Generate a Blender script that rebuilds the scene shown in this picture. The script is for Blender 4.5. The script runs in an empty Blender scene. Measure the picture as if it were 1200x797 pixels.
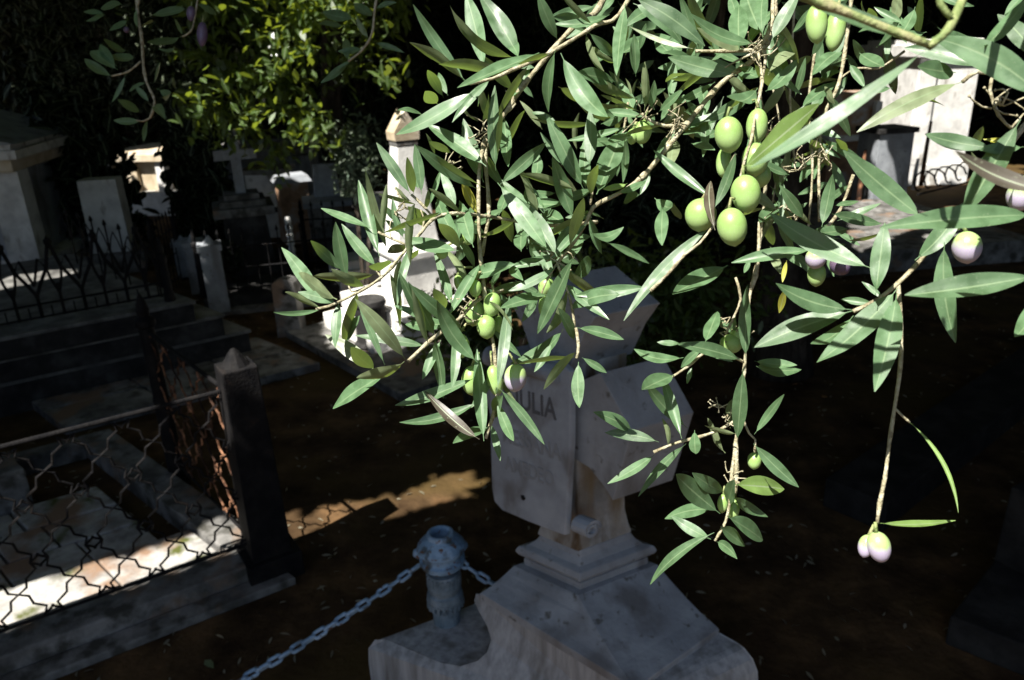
import bpy, math, random
import numpy as np
from mathutils import Vector, Matrix
random.seed(7); RNG = np.random.default_rng(11)
sc = bpy.context.scene; COL = sc.collection
rad = math.radians
# ------------------------------------------------------------- camera
H = 2.5; F = 915.0; NAD = np.array([90., -2400., -F]); NAD /= np.linalg.norm(NAD)
zc = -NAD; fw = np.array([0, 0, -1.]); yc = fw - zc*fw.dot(zc); yc /= np.linalg.norm(yc); xc = np.cross(yc, zc)
RM = np.array([xc, yc, zc])                       # camera -> world
cam = bpy.data.cameras.new('camera'); camo = bpy.data.objects.new('camera', cam); COL.objects.link(camo)
m4 = Matrix([list(RM[i])+[0] for i in range(3)]+[[0, 0, 0, 1]]); m4.translation = (0, 0, H); camo.matrix_world = m4
cam.sensor_width = 23.6; cam.lens = F*23.6/1200; cam.clip_start = 0.02; cam.clip_end = 400
cam.dof.use_dof = True; cam.dof.focus_distance = 0.56; cam.dof.aperture_fstop = 10
sc.camera = camo
# ------------------------------------------------------------- light
TS = np.array([-.36, -.40, .845]); TS /= np.linalg.norm(TS)     # direction towards the sun
SKY_STRENGTH = 0.05; SUN = 5.0; EXPOSURE = 1.32
w = bpy.data.worlds.new('World'); sc.world = w; w.use_nodes = True
wn = w.node_tree.nodes; wl = w.node_tree.links
sky = wn.new('ShaderNodeTexSky'); sky.sky_type = 'NISHITA'; sky.sun_disc = False
sky.sun_elevation = math.asin(TS[2]); sky.sun_rotation = math.atan2(TS[0], TS[1])
wl.new(sky.outputs[0], wn['Background'].inputs[0]); wn['Background'].inputs[1].default_value = SKY_STRENGTH
sl = bpy.data.lights.new('sun', 'SUN'); sl.energy = SUN; sl.angle = rad(0.5); sl.color = (1, .955, .88)
so = bpy.data.objects.new('sun', sl); COL.objects.link(so); so.rotation_euler = Vector(TS).to_track_quat('Z', 'Y').to_euler(); so.location = (-3, -4, 9)
sc.view_settings.view_transform = 'Standard'; sc.view_settings.look = 'None'; sc.view_settings.gamma = 1
sc.view_settings.exposure = EXPOSURE
sc.cycles.max_bounces = 6; sc.cycles.transparent_max_bounces = 4

def ray(u, v): return RM @ np.array([(u-600)/F, -(v-398.5)/F, -1.])
def P(u, v, z=None, d=None, y=None):              # point of the place seen at u,v of the 1200 px photograph: on height z, at depth d, or at distance y
    r = ray(u, v)
    if d is None: d = (z-H)/r[2] if y is None else y/r[1]
    return np.array([0, 0, H])+r*d
# ------------------------------------------------------------- helpers
def tag(o, label=None, cat=None, group=None, kind=None):
    if label: o['label'] = label
    if cat: o['category'] = cat
    if group: o['group'] = group
    if kind: o['kind'] = kind
    return o
def thing(name, loc, label, cat, group=None, rz=0):
    o = bpy.data.objects.new(name, None); COL.objects.link(o); o.location = loc; o.rotation_euler.z = rz
    o.empty_display_size = .1
    bpy.context.view_layer.update()
    return tag(o, label, cat, group)
class MB:
    def __init__(s): s.v = []; s.f = []; s.uv = None
    def add(s, v, f):
        b = len(s.v); s.v += [tuple(map(float, p)) for p in v]; s.f += [tuple(i+b for i in q) for q in f]; return s
    def box(s, c, size, rz=0, taper=1.0):
        cx, cy, cz = c; a, b, h = size[0]/2, size[1]/2, size[2]/2; cs, sn = math.cos(rz), math.sin(rz); v = []
        for dz, t in ((-h, 1), (h, taper)):
            for dx, dy in ((-a, -b), (a, -b), (a, b), (-a, b)):
                v.append((cx+(dx*cs-dy*sn)*t, cy+(dx*sn+dy*cs)*t, cz+dz))
        return s.add(v, [(0, 3, 2, 1), (4, 5, 6, 7), (0, 1, 5, 4), (1, 2, 6, 5), (2, 3, 7, 6), (3, 0, 4, 7)])
    def prism(s, poly, z0, z1, top=None):
        n = len(poly); top = top or poly
        v = [(p[0], p[1], z0) for p in poly]+[(p[0], p[1], z1) for p in top]
        return s.add(v, [tuple(range(n))[::-1], tuple(range(n, 2*n))]+[(i, (i+1) % n, n+(i+1) % n, n+i) for i in range(n)])
    def tube(s, pts, r, n=6, caps=True):
        pts = [Vector(p) for p in pts]; m = len(pts); rs = r if hasattr(r, '__len__') else [r]*m
        v = []; f = []; prev = None
        for i, p in enumerate(pts):
            t = (pts[min(i+1, m-1)]-pts[max(i-1, 0)]).normalized()
            if prev is None:
                a = Vector((0, 0, 1)) if abs(t.z) < .9 else Vector((1, 0, 0)); x = t.cross(a).normalized()
            else:
                x = (prev-t*prev.dot(t)).normalized()
            prev = x; y = t.cross(x)
            for k in range(n):
                an = 2*math.pi*k/n; v.append(p+(x*math.cos(an)+y*math.sin(an))*rs[i])
        for i in range(m-1):
            for k in range(n): f.append((i*n+k, i*n+(k+1) % n, (i+1)*n+(k+1) % n, (i+1)*n+k))
        if caps: f.append(tuple(range(n))[::-1]); f.append(tuple(range((m-1)*n, m*n)))
        return s.add(v, f)
    def lathe(s, c, prof, n=24):
        v = []; f = []; m = len(prof)
        for r, z in prof:
            for k in range(n): an = 2*math.pi*k/n; v.append((c[0]+r*math.cos(an), c[1]+r*math.sin(an), c[2]+z))
        for i in range(m-1):
            for k in range(n): f.append((i*n+k, i*n+(k+1) % n, (i+1)*n+(k+1) % n, (i+1)*n+k))
        f.append(tuple(range(n))[::-1]); f.append(tuple(range((m-1)*n, m*n)))
        return s.add(v, f)
    def build(s, name, mat, parent=None, smooth=False, bevel=0, uv=None):
        me = bpy.data.meshes.new(name); me.from_pydata(s.v, [], s.f); me.materials.append(mat)
        if uv is not None:
            l = me.uv_layers.new(name='UVMap'); idx = np.empty(len(me.loops), int); me.loops.foreach_get('vertex_index', idx)
            l.data.foreach_set('uv', np.array(uv)[idx].ravel())
        me.validate(); me.update()
        if smooth: me.polygons.foreach_set('use_smooth', [True]*len(me.polygons))
        o = bpy.data.objects.new(name, me); COL.objects.link(o)
        if parent is not None:
            o.parent = parent; o.matrix_parent_inverse = wmat(parent).inverted()
        if bevel:
            b = o.modifiers.new('bevel', 'BEVEL'); b.width = bevel; b.segments = 2; b.limit_method = 'ANGLE'; b.angle_limit = rad(35)
        return o
def wmat(o):
    m = Matrix.LocRotScale(o.location, o.rotation_euler, o.scale)
    if o.parent: m = wmat(o.parent) @ o.matrix_parent_inverse @ m
    return m
# ------------------------------------------------------------- materials
def mat(name, base, rough=.8, spec=.3, var=None, scale=8, bump=0, bscale=40, detail=8, stops=None, stretch=None, metal=0):
    m = bpy.data.materials.new(name); m.use_nodes = True; nt = m.node_tree; N = nt.nodes; L = nt.links; b = N['Principled BSDF']
    b.inputs['Roughness'].default_value = rough; b.inputs['Specular IOR Level'].default_value = spec; b.inputs['Metallic'].default_value = metal
    tc = N.new('ShaderNodeTexCoord'); co = tc.outputs['Object']
    if stretch:
        mp = N.new('ShaderNodeMapping'); mp.inputs['Scale'].default_value = stretch; L.new(co, mp.inputs[0]); co2 = mp.outputs[0]
    else: co2 = co
    if var:
        nz = N.new('ShaderNodeTexNoise'); nz.inputs['Scale'].default_value = scale; nz.inputs['Detail'].default_value = detail; nz.inputs['Roughness'].default_value = .62
        L.new(co2, nz.inputs['Vector']); cr = N.new('ShaderNodeValToRGB'); L.new(nz.outputs['Fac'], cr.inputs[0])
        cols = [base]+list(var); st = stops or [.35+.3*i/(len(cols)-1) for i in range(len(cols))]
        e = cr.color_ramp.elements; e[0].position = st[0]; e[0].color = (*cols[0], 1); e[1].position = st[1]; e[1].color = (*cols[1], 1)
        for i in range(2, len(cols)): q = e.new(st[i]); q.color = (*cols[i], 1)
        L.new(cr.outputs[0], b.inputs['Base Color'])
    else: b.inputs['Base Color'].default_value = (*base, 1)
    if bump:
        n2 = N.new('ShaderNodeTexNoise'); n2.inputs['Scale'].default_value = bscale; n2.inputs['Detail'].default_value = 6; L.new(co, n2.inputs['Vector'])
        bp = N.new('ShaderNodeBump'); bp.inputs['Strength'].default_value = bump; bp.inputs['Distance'].default_value = .01
        L.new(n2.outputs['Fac'], bp.inputs['Height']); L.new(bp.outputs[0], b.inputs['Normal'])
    return m
def mixover(m, color, scale, lo, hi, stretch=None, seed=0, zlim=None):
    """adds a second, stain-like layer (noise mask) over the base colour"""
    nt = m.node_tree; N = nt.nodes; L = nt.links; b = N['Principled BSDF']; src = b.inputs['Base Color'].links[0].from_socket
    tc = N.new('ShaderNodeTexCoord'); mp = N.new('ShaderNodeMapping'); mp.inputs['Location'].default_value = (seed, seed*.7, 0)
    mp.inputs['Scale'].default_value = stretch or (1, 1, 1); L.new(tc.outputs['Object'], mp.inputs[0])
    nz = N.new('ShaderNodeTexNoise'); nz.inputs['Scale'].default_value = scale; nz.inputs['Detail'].default_value = 7; L.new(mp.outputs[0], nz.inputs['Vector'])
    mr = N.new('ShaderNodeMapRange'); mr.inputs[1].default_value = lo; mr.inputs[2].default_value = hi; L.new(nz.outputs['Fac'], mr.inputs[0])
    mx = N.new('ShaderNodeMix'); mx.data_type = 'RGBA'; L.new(mr.outputs[0], mx.inputs[0]); L.new(src, mx.inputs[6]); mx.inputs[7].default_value = (*color, 1)
    L.new(mx.outputs[2], b.inputs['Base Color']); return m
MARBLE = mat('grey_marble', (.2, .21, .225), .62, .35, [(.27, .29, .315), (.355, .378, .405)], 5, .25, 60, stops=[.3, .5, .68])
mixover(MARBLE, (.16, .16, .165), 6, .52, .66, (1, 1, .25), 3); mixover(MARBLE, (.12, .12, .115), 30, .62, .72, None, 9)
SHAFTM = mat('stained_marble', (.2, .2, .195), .65, .3, [(.33, .33, .32), (.42, .42, .4)], 6, .3, 60)
mixover(SHAFTM, (.2, .15, .09), 5, .47, .62, (1.4, 1.4, .3), 5); mixover(SHAFTM, (.10, .065, .035), 8, .56, .64, (1.4, 1.4, .22), 14)
TABM = mat('tablet_marble', (.25, .275, .31), .55, .35, [(.29, .325, .37), (.35, .385, .43)], 7, .12, 90); mixover(TABM, (.17, .175, .185), 11, .52, .68, (1, 1, .5), 2)
INK = mat('engraved_letter', (.1, .105, .115), .8)
BODYM = mat('streaked_marble', (.22, .23, .242), .6, .3, [(.32, .333, .348), (.4, .415, .435)], 7, .2, 60, stretch=(5, 5, .55), stops=[.33, .5, .66])
STONE = mat('weathered_stone', (.075, .072, .069), .85, .2, [(.15, .146, .139), (.25, .243, .232)], 5, .5, 35); mixover(STONE, (.06, .058, .05), 9, .5, .64, None, 4)
mixover(STONE, (.19, .13, .09), 3.3, .56, .66, None, 21)
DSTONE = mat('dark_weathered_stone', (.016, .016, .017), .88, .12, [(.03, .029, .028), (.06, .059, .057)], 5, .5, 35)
VSTONE = mat('black_weathered_stone', (.012, .012, .012), .9, .12, [(.02, .019, .018), (.034, .033, .031)], 5, .5, 35)  # weathered stone darkened, the right side's shade put into its colour
WSTONE = mat('white_stone', (.5, .49, .47), .75, .25, [(.66, .65, .62), (.76, .75, .73)], 4, .3, 40); mixover(WSTONE, (.25, .22, .18), 7, .6, .72, (1, 1, .4), 6)
TREAD = mat('worn_tread_stone', (.06, .058, .055), .8, .25, [(.12, .118, .11), (.2, .195, .185)], 6, .5, 35)  # treads paler than the risers: their lit edges are put into the colour
TSTONE = mat('cream_stone', (.42, .34, .22), .8, .2, [(.55, .46, .33), (.64, .57, .46)], 4, .3, 40)
OSTONE = mat('rusty_orange_stone', (.2, .12, .07), .85, .2, [(.33, .2, .12), (.4, .38, .36)], 4, .3, 40)
MSTONE = mat('mossy_stone', (.2, .19, .18), .88, .2, [(.34, .33, .31), (.46, .45, .42)], 7, .6, 30); mixover(MSTONE, (.075, .085, .02), 5.5, .56, .68, None, 8)
mixover(MSTONE, (.23, .15, .1), 2.6, .55, .64, None, 2)
IRON = mat('black_iron', (.006, .006, .007), .7, .12, [(.014, .013, .013), (.03, .02, .015)], 12, .4, 90, stops=[.4, .6, .75])
RUST = mat('rusty_iron', (.015, .01, .008), .8, .2, [(.06, .028, .016), (.4, .2, .11)], 9, .5, 90)
BLUE = mat('blue_painted_iron', (.14, .24, .36), .5, .45, [(.22, .35, .5), (.32, .46, .62)], 14, .5, 80); mixover(BLUE, (.07, .09, .1), 18, .54, .66, None, 3)  # blue-toned iron with darker patches
mixover(BLUE, (.12, .055, .025), 45, .6, .66, None, 11)
SHAFTB = mat('faded_blue_iron', (.09, .13, .16), .6, .4, [(.16, .215, .26), (.23, .29, .34)], 16, .6, 80)
SOIL = mat('soil', (.028, .016, .008), .95, .08, [(.062, .038, .019), (.12, .07, .033)], 3.5, .9, 26); mixover(SOIL, (.11, .075, .04), 22, .66, .76, None, 5); mixover(SOIL, (.075, .05, .018), 1.1, .5, .66, None, 31)
BARK = mat('dark_bark', (.02, .016, .012), .9, .2, [(.05, .04, .03), (.09, .075, .06)], 14, .9, 40, stretch=(1, 1, .3))
TWIG = mat('pale_olive_bark', (.16, .135, .08), .7, .3, [(.33, .3, .19), (.47, .44, .33)], 160, .4, 400, stops=[.36, .5, .68])
GTWIG = mat('green_twig', (.13, .19, .06), .6, .35, [(.22, .26, .1), (.36, .33, .18)], 120, .3, 400)
def leafmat(name, top, under, trans, rough=.42, tw=.35, rib=(.42, .5, .33), vary=.25, scale=60, spec=.5):
    m = bpy.data.materials.new(name); m.use_nodes = True; nt = m.node_tree; N = nt.nodes; L = nt.links; b = N['Principled BSDF']; out = N['Material Output']
    tc = N.new('ShaderNodeTexCoord'); uv = N.new('ShaderNodeUVMap'); sp = N.new('ShaderNodeSeparateXYZ'); L.new(uv.outputs[0], sp.inputs[0])
    nz = N.new('ShaderNodeTexNoise'); nz.inputs['Scale'].default_value = scale; nz.inputs['Detail'].default_value = 6; L.new(tc.outputs['Object'], nz.inputs['Vector'])
    mr = N.new('ShaderNodeMapRange'); mr.inputs[1].default_value = .3; mr.inputs[2].default_value = .7; mr.inputs[3].default_value = 1-vary; mr.inputs[4].default_value = 1+vary; L.new(nz.outputs['Fac'], mr.inputs[0])
    oi = N.new('ShaderNodeObjectInfo'); mo = N.new('ShaderNodeMapRange'); mo.inputs[3].default_value = .8; mo.inputs[4].default_value = 1.22; L.new(oi.outputs['Random'], mo.inputs[0])
    mm = N.new('ShaderNodeMath'); mm.operation = 'MULTIPLY'; L.new(mr.outputs[0], mm.inputs[0]); L.new(mo.outputs[0], mm.inputs[1])
    geo = N.new('ShaderNodeNewGeometry'); mx = N.new('ShaderNodeMix'); mx.data_type = 'RGBA'; L.new(geo.outputs['Backfacing'], mx.inputs[0]); mx.inputs[6].default_value = (*top, 1); mx.inputs[7].default_value = (*under, 1)
    vm = N.new('ShaderNodeVectorMath'); vm.operation = 'SCALE'; L.new(mx.outputs[2], vm.inputs[0]); L.new(mm.outputs[0], vm.inputs['Scale'])
    # midrib and faint side veins from the leaf's own uv
    ab = N.new('ShaderNodeMath'); ab.operation = 'SUBTRACT'; L.new(sp.outputs[0], ab.inputs[0]); ab.inputs[1].default_value = .5
    a2 = N.new('ShaderNodeMath'); a2.operation = 'ABSOLUTE'; L.new(ab.outputs[0], a2.inputs[0])
    rb = N.new('ShaderNodeMapRange'); rb.inputs[1].default_value = .015; rb.inputs[2].default_value = .055; rb.inputs[3].default_value = .6; rb.inputs[4].default_value = 0; L.new(a2.outputs[0], rb.inputs[0])
    m2 = N.new('ShaderNodeMix'); m2.data_type = 'RGBA'; L.new(rb.outputs[0], m2.inputs[0]); L.new(vm.outputs[0], m2.inputs[6]); m2.inputs[7].default_value = (*rib, 1)
    ve = N.new('ShaderNodeMath'); ve.operation = 'MULTIPLY_ADD'; L.new(sp.outputs[1], ve.inputs[0]); ve.inputs[1].default_value = 130; 
    v2 = N.new('ShaderNodeMath'); v2.operation = 'MULTIPLY'; L.new(a2.outputs[0], v2.inputs[0]); v2.inputs[1].default_value = -38; L.new(v2.outputs[0], ve.inputs[2])
    sn = N.new('ShaderNodeMath'); sn.operation = 'SINE'; L.new(ve.outputs[0], sn.inputs[0])
    hs = N.new('ShaderNodeMath'); hs.operation = 'MULTIPLY_ADD'; L.new(nz.outputs['Fac'], hs.inputs[0]); hs.inputs[1].default_value = 9; hs.inputs[2].default_value = 0
    h3 = N.new('ShaderNodeMath'); h3.operation = 'MULTIPLY_ADD'; L.new(rb.outputs[0], h3.inputs[0]); h3.inputs[1].default_value = -3; L.new(hs.outputs[0], h3.inputs[2])
    bp = N.new('ShaderNodeBump'); bp.inputs['Strength'].default_value = .12; bp.inputs['Distance'].default_value = .00015; L.new(h3.outputs[0], bp.inputs['Height'])
    L.new(bp.outputs[0], b.inputs['Normal'])
    L.new(m2.outputs[2], b.inputs['Base Color']); b.inputs['Roughness'].default_value = rough; b.inputs['Specular IOR Level'].default_value = spec
    sp2 = N.new('ShaderNodeTexNoise'); sp2.inputs['Scale'].default_value = scale*9; sp2.inputs['Detail'].default_value = 2; L.new(tc.outputs['Object'], sp2.inputs['Vector'])
    ms2 = N.new('ShaderNodeMapRange'); ms2.inputs[1].default_value = .64; ms2.inputs[2].default_value = .72; ms2.inputs[4].default_value = .3; L.new(sp2.outputs['Fac'], ms2.inputs[0])
    m3 = N.new('ShaderNodeMix'); m3.data_type = 'RGBA'; L.new(ms2.outputs[0], m3.inputs[0]); L.new(m2.outputs[2], m3.inputs[6]); m3.inputs[7].default_value = (.36, .4, .27, 1); L.new(m3.outputs[2], b.inputs['Base Color'])
    rr_ = N.new('ShaderNodeMapRange'); rr_.inputs[1].default_value = .35; rr_.inputs[2].default_value = .65; rr_.inputs[3].default_value = rough-.1; rr_.inputs[4].default_value = rough+.18; L.new(nz.outputs['Fac'], rr_.inputs[0]); L.new(rr_.outputs[0], b.inputs['Roughness'])
    tr = N.new('ShaderNodeBsdfTranslucent'); tr.inputs[0].default_value = (*trans, 1); ms = N.new('ShaderNodeMixShader'); ms.inputs[0].default_value = tw
    L.new(b.outputs[0], ms.inputs[1]); L.new(tr.outputs[0], ms.inputs[2]); L.new(ms.outputs[0], out.inputs[0])
    return m
LEAF = leafmat('olive_leaf', (.098, .182, .085), (.2, .25, .13), (.2, .3, .05), rough=.42, spec=.6, scale=110, rib=(.27, .38, .2))
YLEAF = leafmat('yellow_leaf', (.38, .38, .06), (.36, .36, .12), (.4, .4, .05))
BLEAF = leafmat('brown_leaf', (.06, .05, .032), (.07, .06, .04), (.05, .04, .02), tw=.15)
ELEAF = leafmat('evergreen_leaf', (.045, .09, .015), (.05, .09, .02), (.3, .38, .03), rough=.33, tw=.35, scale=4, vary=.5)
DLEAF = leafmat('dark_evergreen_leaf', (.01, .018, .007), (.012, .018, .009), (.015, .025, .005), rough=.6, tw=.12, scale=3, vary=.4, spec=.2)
GLEAF = leafmat('grey_green_leaf', (.12, .18, .13), (.16, .2, .15), (.08, .12, .05), scale=4)
PLEAF = leafmat('pale_leaf', (.2, .32, .09), (.26, .36, .14), (.3, .4, .06))
def olivemat(name, a, b_, lo=.42, hi=.6):
    m = bpy.data.materials.new(name); m.use_nodes = True; nt = m.node_tree; N = nt.nodes; L = nt.links; b = N['Principled BSDF']
    tc = N.new('ShaderNodeTexCoord'); sp = N.new('ShaderNodeSeparateXYZ'); L.new(tc.outputs['Generated'], sp.inputs[0])
    nz = N.new('ShaderNodeTexNoise'); nz.inputs['Scale'].default_value = 3.5; nz.inputs['Detail'].default_value = 5; L.new(tc.outputs['Generated'], nz.inputs['Vector'])
    ad = N.new('ShaderNodeMath'); ad.operation = 'MULTIPLY_ADD'; L.new(nz.outputs['Fac'], ad.inputs[0]); ad.inputs[1].default_value = .5; L.new(sp.outputs[2], ad.inputs[2])
    cr = N.new('ShaderNodeValToRGB'); e = cr.color_ramp.elements; e[0].position = lo+.2; e[0].color = (*b_, 1); e[1].position = hi+.3; e[1].color = (*a, 1); L.new(ad.outputs[0], cr.inputs[0])
    n2 = N.new('ShaderNodeTexNoise'); n2.inputs['Scale'].default_value = 45; n2.inputs['Detail'].default_value = 3; L.new(tc.outputs['Generated'], n2.inputs['Vector'])
    mr = N.new('ShaderNodeMapRange'); mr.inputs[1].default_value = .62; mr.inputs[2].default_value = .7; mr.inputs[4].default_value = .35; L.new(n2.outputs['Fac'], mr.inputs[0])
    mx = N.new('ShaderNodeMix'); mx.data_type = 'RGBA'; L.new(mr.outputs[0], mx.inputs[0]); L.new(cr.outputs[0], mx.inputs[6]); mx.inputs[7].default_value = (.6, .68, .42, 1)
    L.new(mx.outputs[2], b.inputs['Base Color']); b.inputs['Roughness'].default_value = .36; b.inputs['Subsurface Weight'].default_value = .15; b.inputs['Subsurface Radius'].default_value = (.004, .006, .002); b.inputs['Subsurface Scale'].default_value = 1
    bp = N.new('ShaderNodeBump'); bp.inputs['Strength'].default_value = .12; bp.inputs['Distance'].default_value = .0006; L.new(n2.outputs['Fac'], bp.inputs['Height']); L.new(bp.outputs[0], b.inputs['Normal'])
    return m
OLG = olivemat('green_olive', (.24, .38, .11), (.31, .45, .17)); OLP = olivemat('ripening_olive', (.33, .46, .17), (.4, .35, .46), .56, .7); OLD = olivemat('purple_olive', (.12, .08, .13), (.1, .07, .14))

# ============================================================= setting: ground
g = MB(); nx = 90; ny = 90; gv = []; gf = []
for j in range(ny+1):
    for i in range(nx+1):
        x = -40+80*(i/nx); y = -25+85*(j/ny)
        gv.append((x, y, 0.0))
for j in range(ny):
    for i in range(nx): a = j*(nx+1)+i; gf.append((a, a+1, a+nx+2, a+nx+1))
g.add(gv, gf); tag(g.build('ground', SOIL), kind='structure')

# ============================================================= marble grave cross
A2 = np.array([math.cos(rad(141)), math.sin(rad(141))]); S2 = np.array([math.cos(rad(27)), math.sin(rad(27))])
O2 = P(680, 692, z=.66)[:2]; MI = np.linalg.inv(np.array([A2, S2]).T)
def W(a, s, z): q = O2+A2*a+S2*s; return (q[0], q[1], z)
def onS(u, v, s):
    r = ray(u, v); r2 = MI@r[:2]; o = MI@(-O2); d = (s-o[1])/r2[1]; return (float(o[0]+d*r2[0]), float(H+d*r[2]))
def unit0(a): return a/np.linalg.norm(a)
def ext(mb, prof, s0, s1, inset=0):
    n = len(prof); v = [W(a, s0, z) for a, z in prof]+[W(a, s1, z) for a, z in prof]
    mb.add(v, [tuple(range(n)), tuple(range(n, 2*n))[::-1]]+[(i+n, (i+1) % n+n, (i+1) % n, i) for i in range(n)]); return mb
def abox(mb, a0, a1, s0, s1, z0, z1, t=(0, 0)):
    b = [W(a0, s0, 0), W(a1, s0, 0), W(a1, s1, 0), W(a0, s1, 0)]; d, e = t
    tp = [W(a0+d, s0+e, 0), W(a1-d, s0+e, 0), W(a1-d, s1-e, 0), W(a0+d, s1-e, 0)]
    mb.prism([p[:2] for p in b][::-1], z0, z1, [p[:2] for p in tp][::-1]); return mb
cross = thing('grave_cross', W(.1, .1, 0), 'grey marble cross monument with an inscribed scroll tablet, beside the blue bollard', 'gravestone')
# body with shoulder and side wing: front outline swept back along the depth of the stone
mixover(BODYM, (.17, .17, .165), 5, .52, .7, (3, 3, .3), 12)
front = [P(u, v, z=z) for u, v, z in [(433, 778, .2), (433, 760, .27), (440, 751, .3), (452, 750, .302), (484, 764, .302), (516, 778, .302), (540, 782, .31), (560, 776, .345), (572, 765, .385), (577, 750, .425), (572, 733, .47), (562, 716, .515), (557, 704, .545), (559, 697, .565), (568, 697, .57)]]
ls = list(front)+[P(745, 812, z=.505)]
dirA = (ls[-1]-ls[-2]); back = np.array([S2[0], S2[1], 0])
right = [ls[-1]+dirA*t+np.array([0, 0, dz]) for t, dz in ((.03, -.005), (.08, -.03), (.11, -.07), (.12, -.12), (.09, -.17), (.07, -.2), (.15, -.23), (.6, -.235), (.62, -.3))]
top = ls+right; n = len(top); dep = .44
v = [tuple(p) for p in top]+[tuple(p+back*dep) for p in top]
f = [(i, i+n, i+1+n, i+1) for i in range(n-1)]
b0 = len(v); v += [(top[0][0], top[0][1], 0), (top[-1][0], top[-1][1], 0), tuple((top[0]+back*dep)[:2])+(0,), tuple((top[-1]+back*dep)[:2])+(0,)]
f += [tuple([b0]+list(range(n))+[b0+1])[::-1], tuple([b0+2]+list(range(n, 2*n))+[b0+3]), (0, b0, b0+2, n), (n-1, 2*n-1, b0+3, b0+1)]
MB().add(v, f).build('pedestal', BODYM, cross, bevel=.004)
# sloping cap
c0 = P(566, 699, z=.575)+back*.004; c1 = P(742, 806, z=.515); c2 = P(838, 739, z=.53); c3 = c0+(c2-c1)
cc_ = (c0+c1+c2+c3)/4; q = [p+unit0(p-cc_)*.014+np.array([0, 0, .012]) for p in (c0, c1, c2, c3)]; m_ = [W(.27, -.03, .66), W(-.02, -.03, .66), W(-.02, .32, .66), W(.27, .32, .66)]
v = [tuple(p-np.array([0, 0, .035])) for p in q]+[tuple(p) for p in q]
k = 4
for i in range(1, k+1):
    t = i/k; tz = t**1.35 if i < k else 1
    for p, mm in zip(q, m_): mm = np.array(mm); v.append((p[0]+(mm[0]-p[0])*t, p[1]+(mm[1]-p[1])*t, p[2]+(mm[2]-p[2])*tz))
f = [(3, 2, 1, 0)]
for r_ in range(k+1):
    for i in range(4): f.append((r_*4+i, r_*4+(i+1) % 4, r_*4+4+(i+1) % 4, r_*4+4+i))
f.append(tuple(range((k+1)*4, (k+2)*4)))
MB().add(v, f).build('pedestal_cap', MARBLE, cross, bevel=.003)
mm_ = MB()
prof = [(.0, .66), (.0, .69), (.012, .692), (.012, .7), (-.012, .705), (-.02, .72), (-.012, .742), (.012, .752), (.03, .775), (.04, .80)]
ring = []
for o_, z in prof: ring += [W(.0+o_, 0+o_, z), W(.255-o_, 0+o_, z), W(.255-o_, .3-o_, z), W(.0+o_, .3-o_, z)]
f = []
for r_ in range(len(prof)-1):
    for i in range(4): f.append((r_*4+i, r_*4+4+i, r_*4+4+(i+1) % 4, r_*4+(i+1) % 4))
f += [(0, 1, 2, 3), tuple(range(len(ring)-4, len(ring)))[::-1]]
mm_.add(ring, f).build('moulding', MARBLE, cross, bevel=.004)
a0, a1, s0, s1 = .045, .21, .035, .255
sh = []
for d, z in ((-.008, .8), (.0, .84), (.008, .9), (.01, 1.0), (.01, 1.6)): sh += [W(a0+d, s0+d, z), W(a1-d, s0+d, z), W(a1-d, s1-d, z), W(a0+d, s1-d, z)]
f = [(r_*4+i, r_*4+4+i, r_*4+4+(i+1) % 4, r_*4+(i+1) % 4) for r_ in range(4) for i in range(4)]+[(0, 1, 2, 3), (19, 18, 17, 16)]
MB().add(sh, f).build('shaft', SHAFTM, cross, bevel=.004)
# arms of the cross: flared, with blunt pointed ends
def arm(pts, s0, s1, name):
    ext(MB(), pts, s0, s1).build(name, MARBLE, cross, bevel=.003)
SA = .02
right_arm = [onS(u, v, SA) for u, v in [(660, 455), (703, 437), (740, 505), (718, 587), (706, 568), (690, 548), (660, 530)]]
arm(right_arm, SA, .27, 'cross_arm')
ac = .13
arm([(2*ac-a, z) for a, z in right_arm][::-1], SA, .27, 'cross_arm')
topz = max(z for a, z in right_arm)
arm([(.06, 1.5), (.2, 1.5), (.25, 1.62), (.30, 1.70), (ac, 1.80), (-.04, 1.70), (.01, 1.62)], SA, .27, 'cross_top')
# scroll tablet
ST = -.05
tb = [onS(u, v, ST) for u, v in [(662, 628), (620, 612), (588, 598), (579, 588), (576, 572), (574, 500), (572, 425), (578, 408), (655, 424), (668, 436), (668, 520)]]
tm = ext(MB(), tb, ST, ST+.024).build('tablet', TABM, cross, bevel=.005)
def roll(a_, z_, aa, r):
    pts = [W(a_, ST-.012, z_), W(aa, ST-.012, z_)]
    return MB().tube(pts, r, 16)
rc = onS(652, 436, ST); roll(rc[0]-.02, rc[1], rc[0]+.27, .034).build('scroll', TABM, cross, smooth=False, bevel=.003)
rc2 = onS(676, 617, ST+.02); c_ = W(rc2[0], ST+.035, rc2[1])
sp_ = MB(); pts = []
for i in range(22):
    an = i/21*math.pi*3.1; rr = .034-.0011*i; pts.append(W(rc2[0]-.02, ST+.035+rr*math.cos(an), rc2[1]+rr*math.sin(an)))
def ribbon(mb, pts, wv, th):
    v = []; f = []; m = len(pts)
    for i, p in enumerate(pts):
        p = Vector(p); t = (Vector(pts[min(i+1, m-1)])-Vector(pts[max(i-1, 0)])).normalized(); nn = t.cross(wv).normalized()*th
        v += [p-wv-nn, p+wv-nn, p+wv+nn, p-wv+nn]
    for i in range(m-1):
        for j in range(4): f.append((i*4+j, i*4+(j+1) % 4, i*4+4+(j+1) % 4, i*4+4+j))
    f += [(3, 2, 1, 0), tuple(range(m*4-4, m*4))]; mb.add(v, f); return mb
ribbon(sp_, pts, Vector((A2[0], A2[1], 0))*.03, .006).build('scroll', TABM, cross, smooth=False)
tl = MB(); hole = onS(613, 583, ST)
ly, lx = Vector((0, 0, 1)), Vector((-A2[0], -A2[1], 0))
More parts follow.
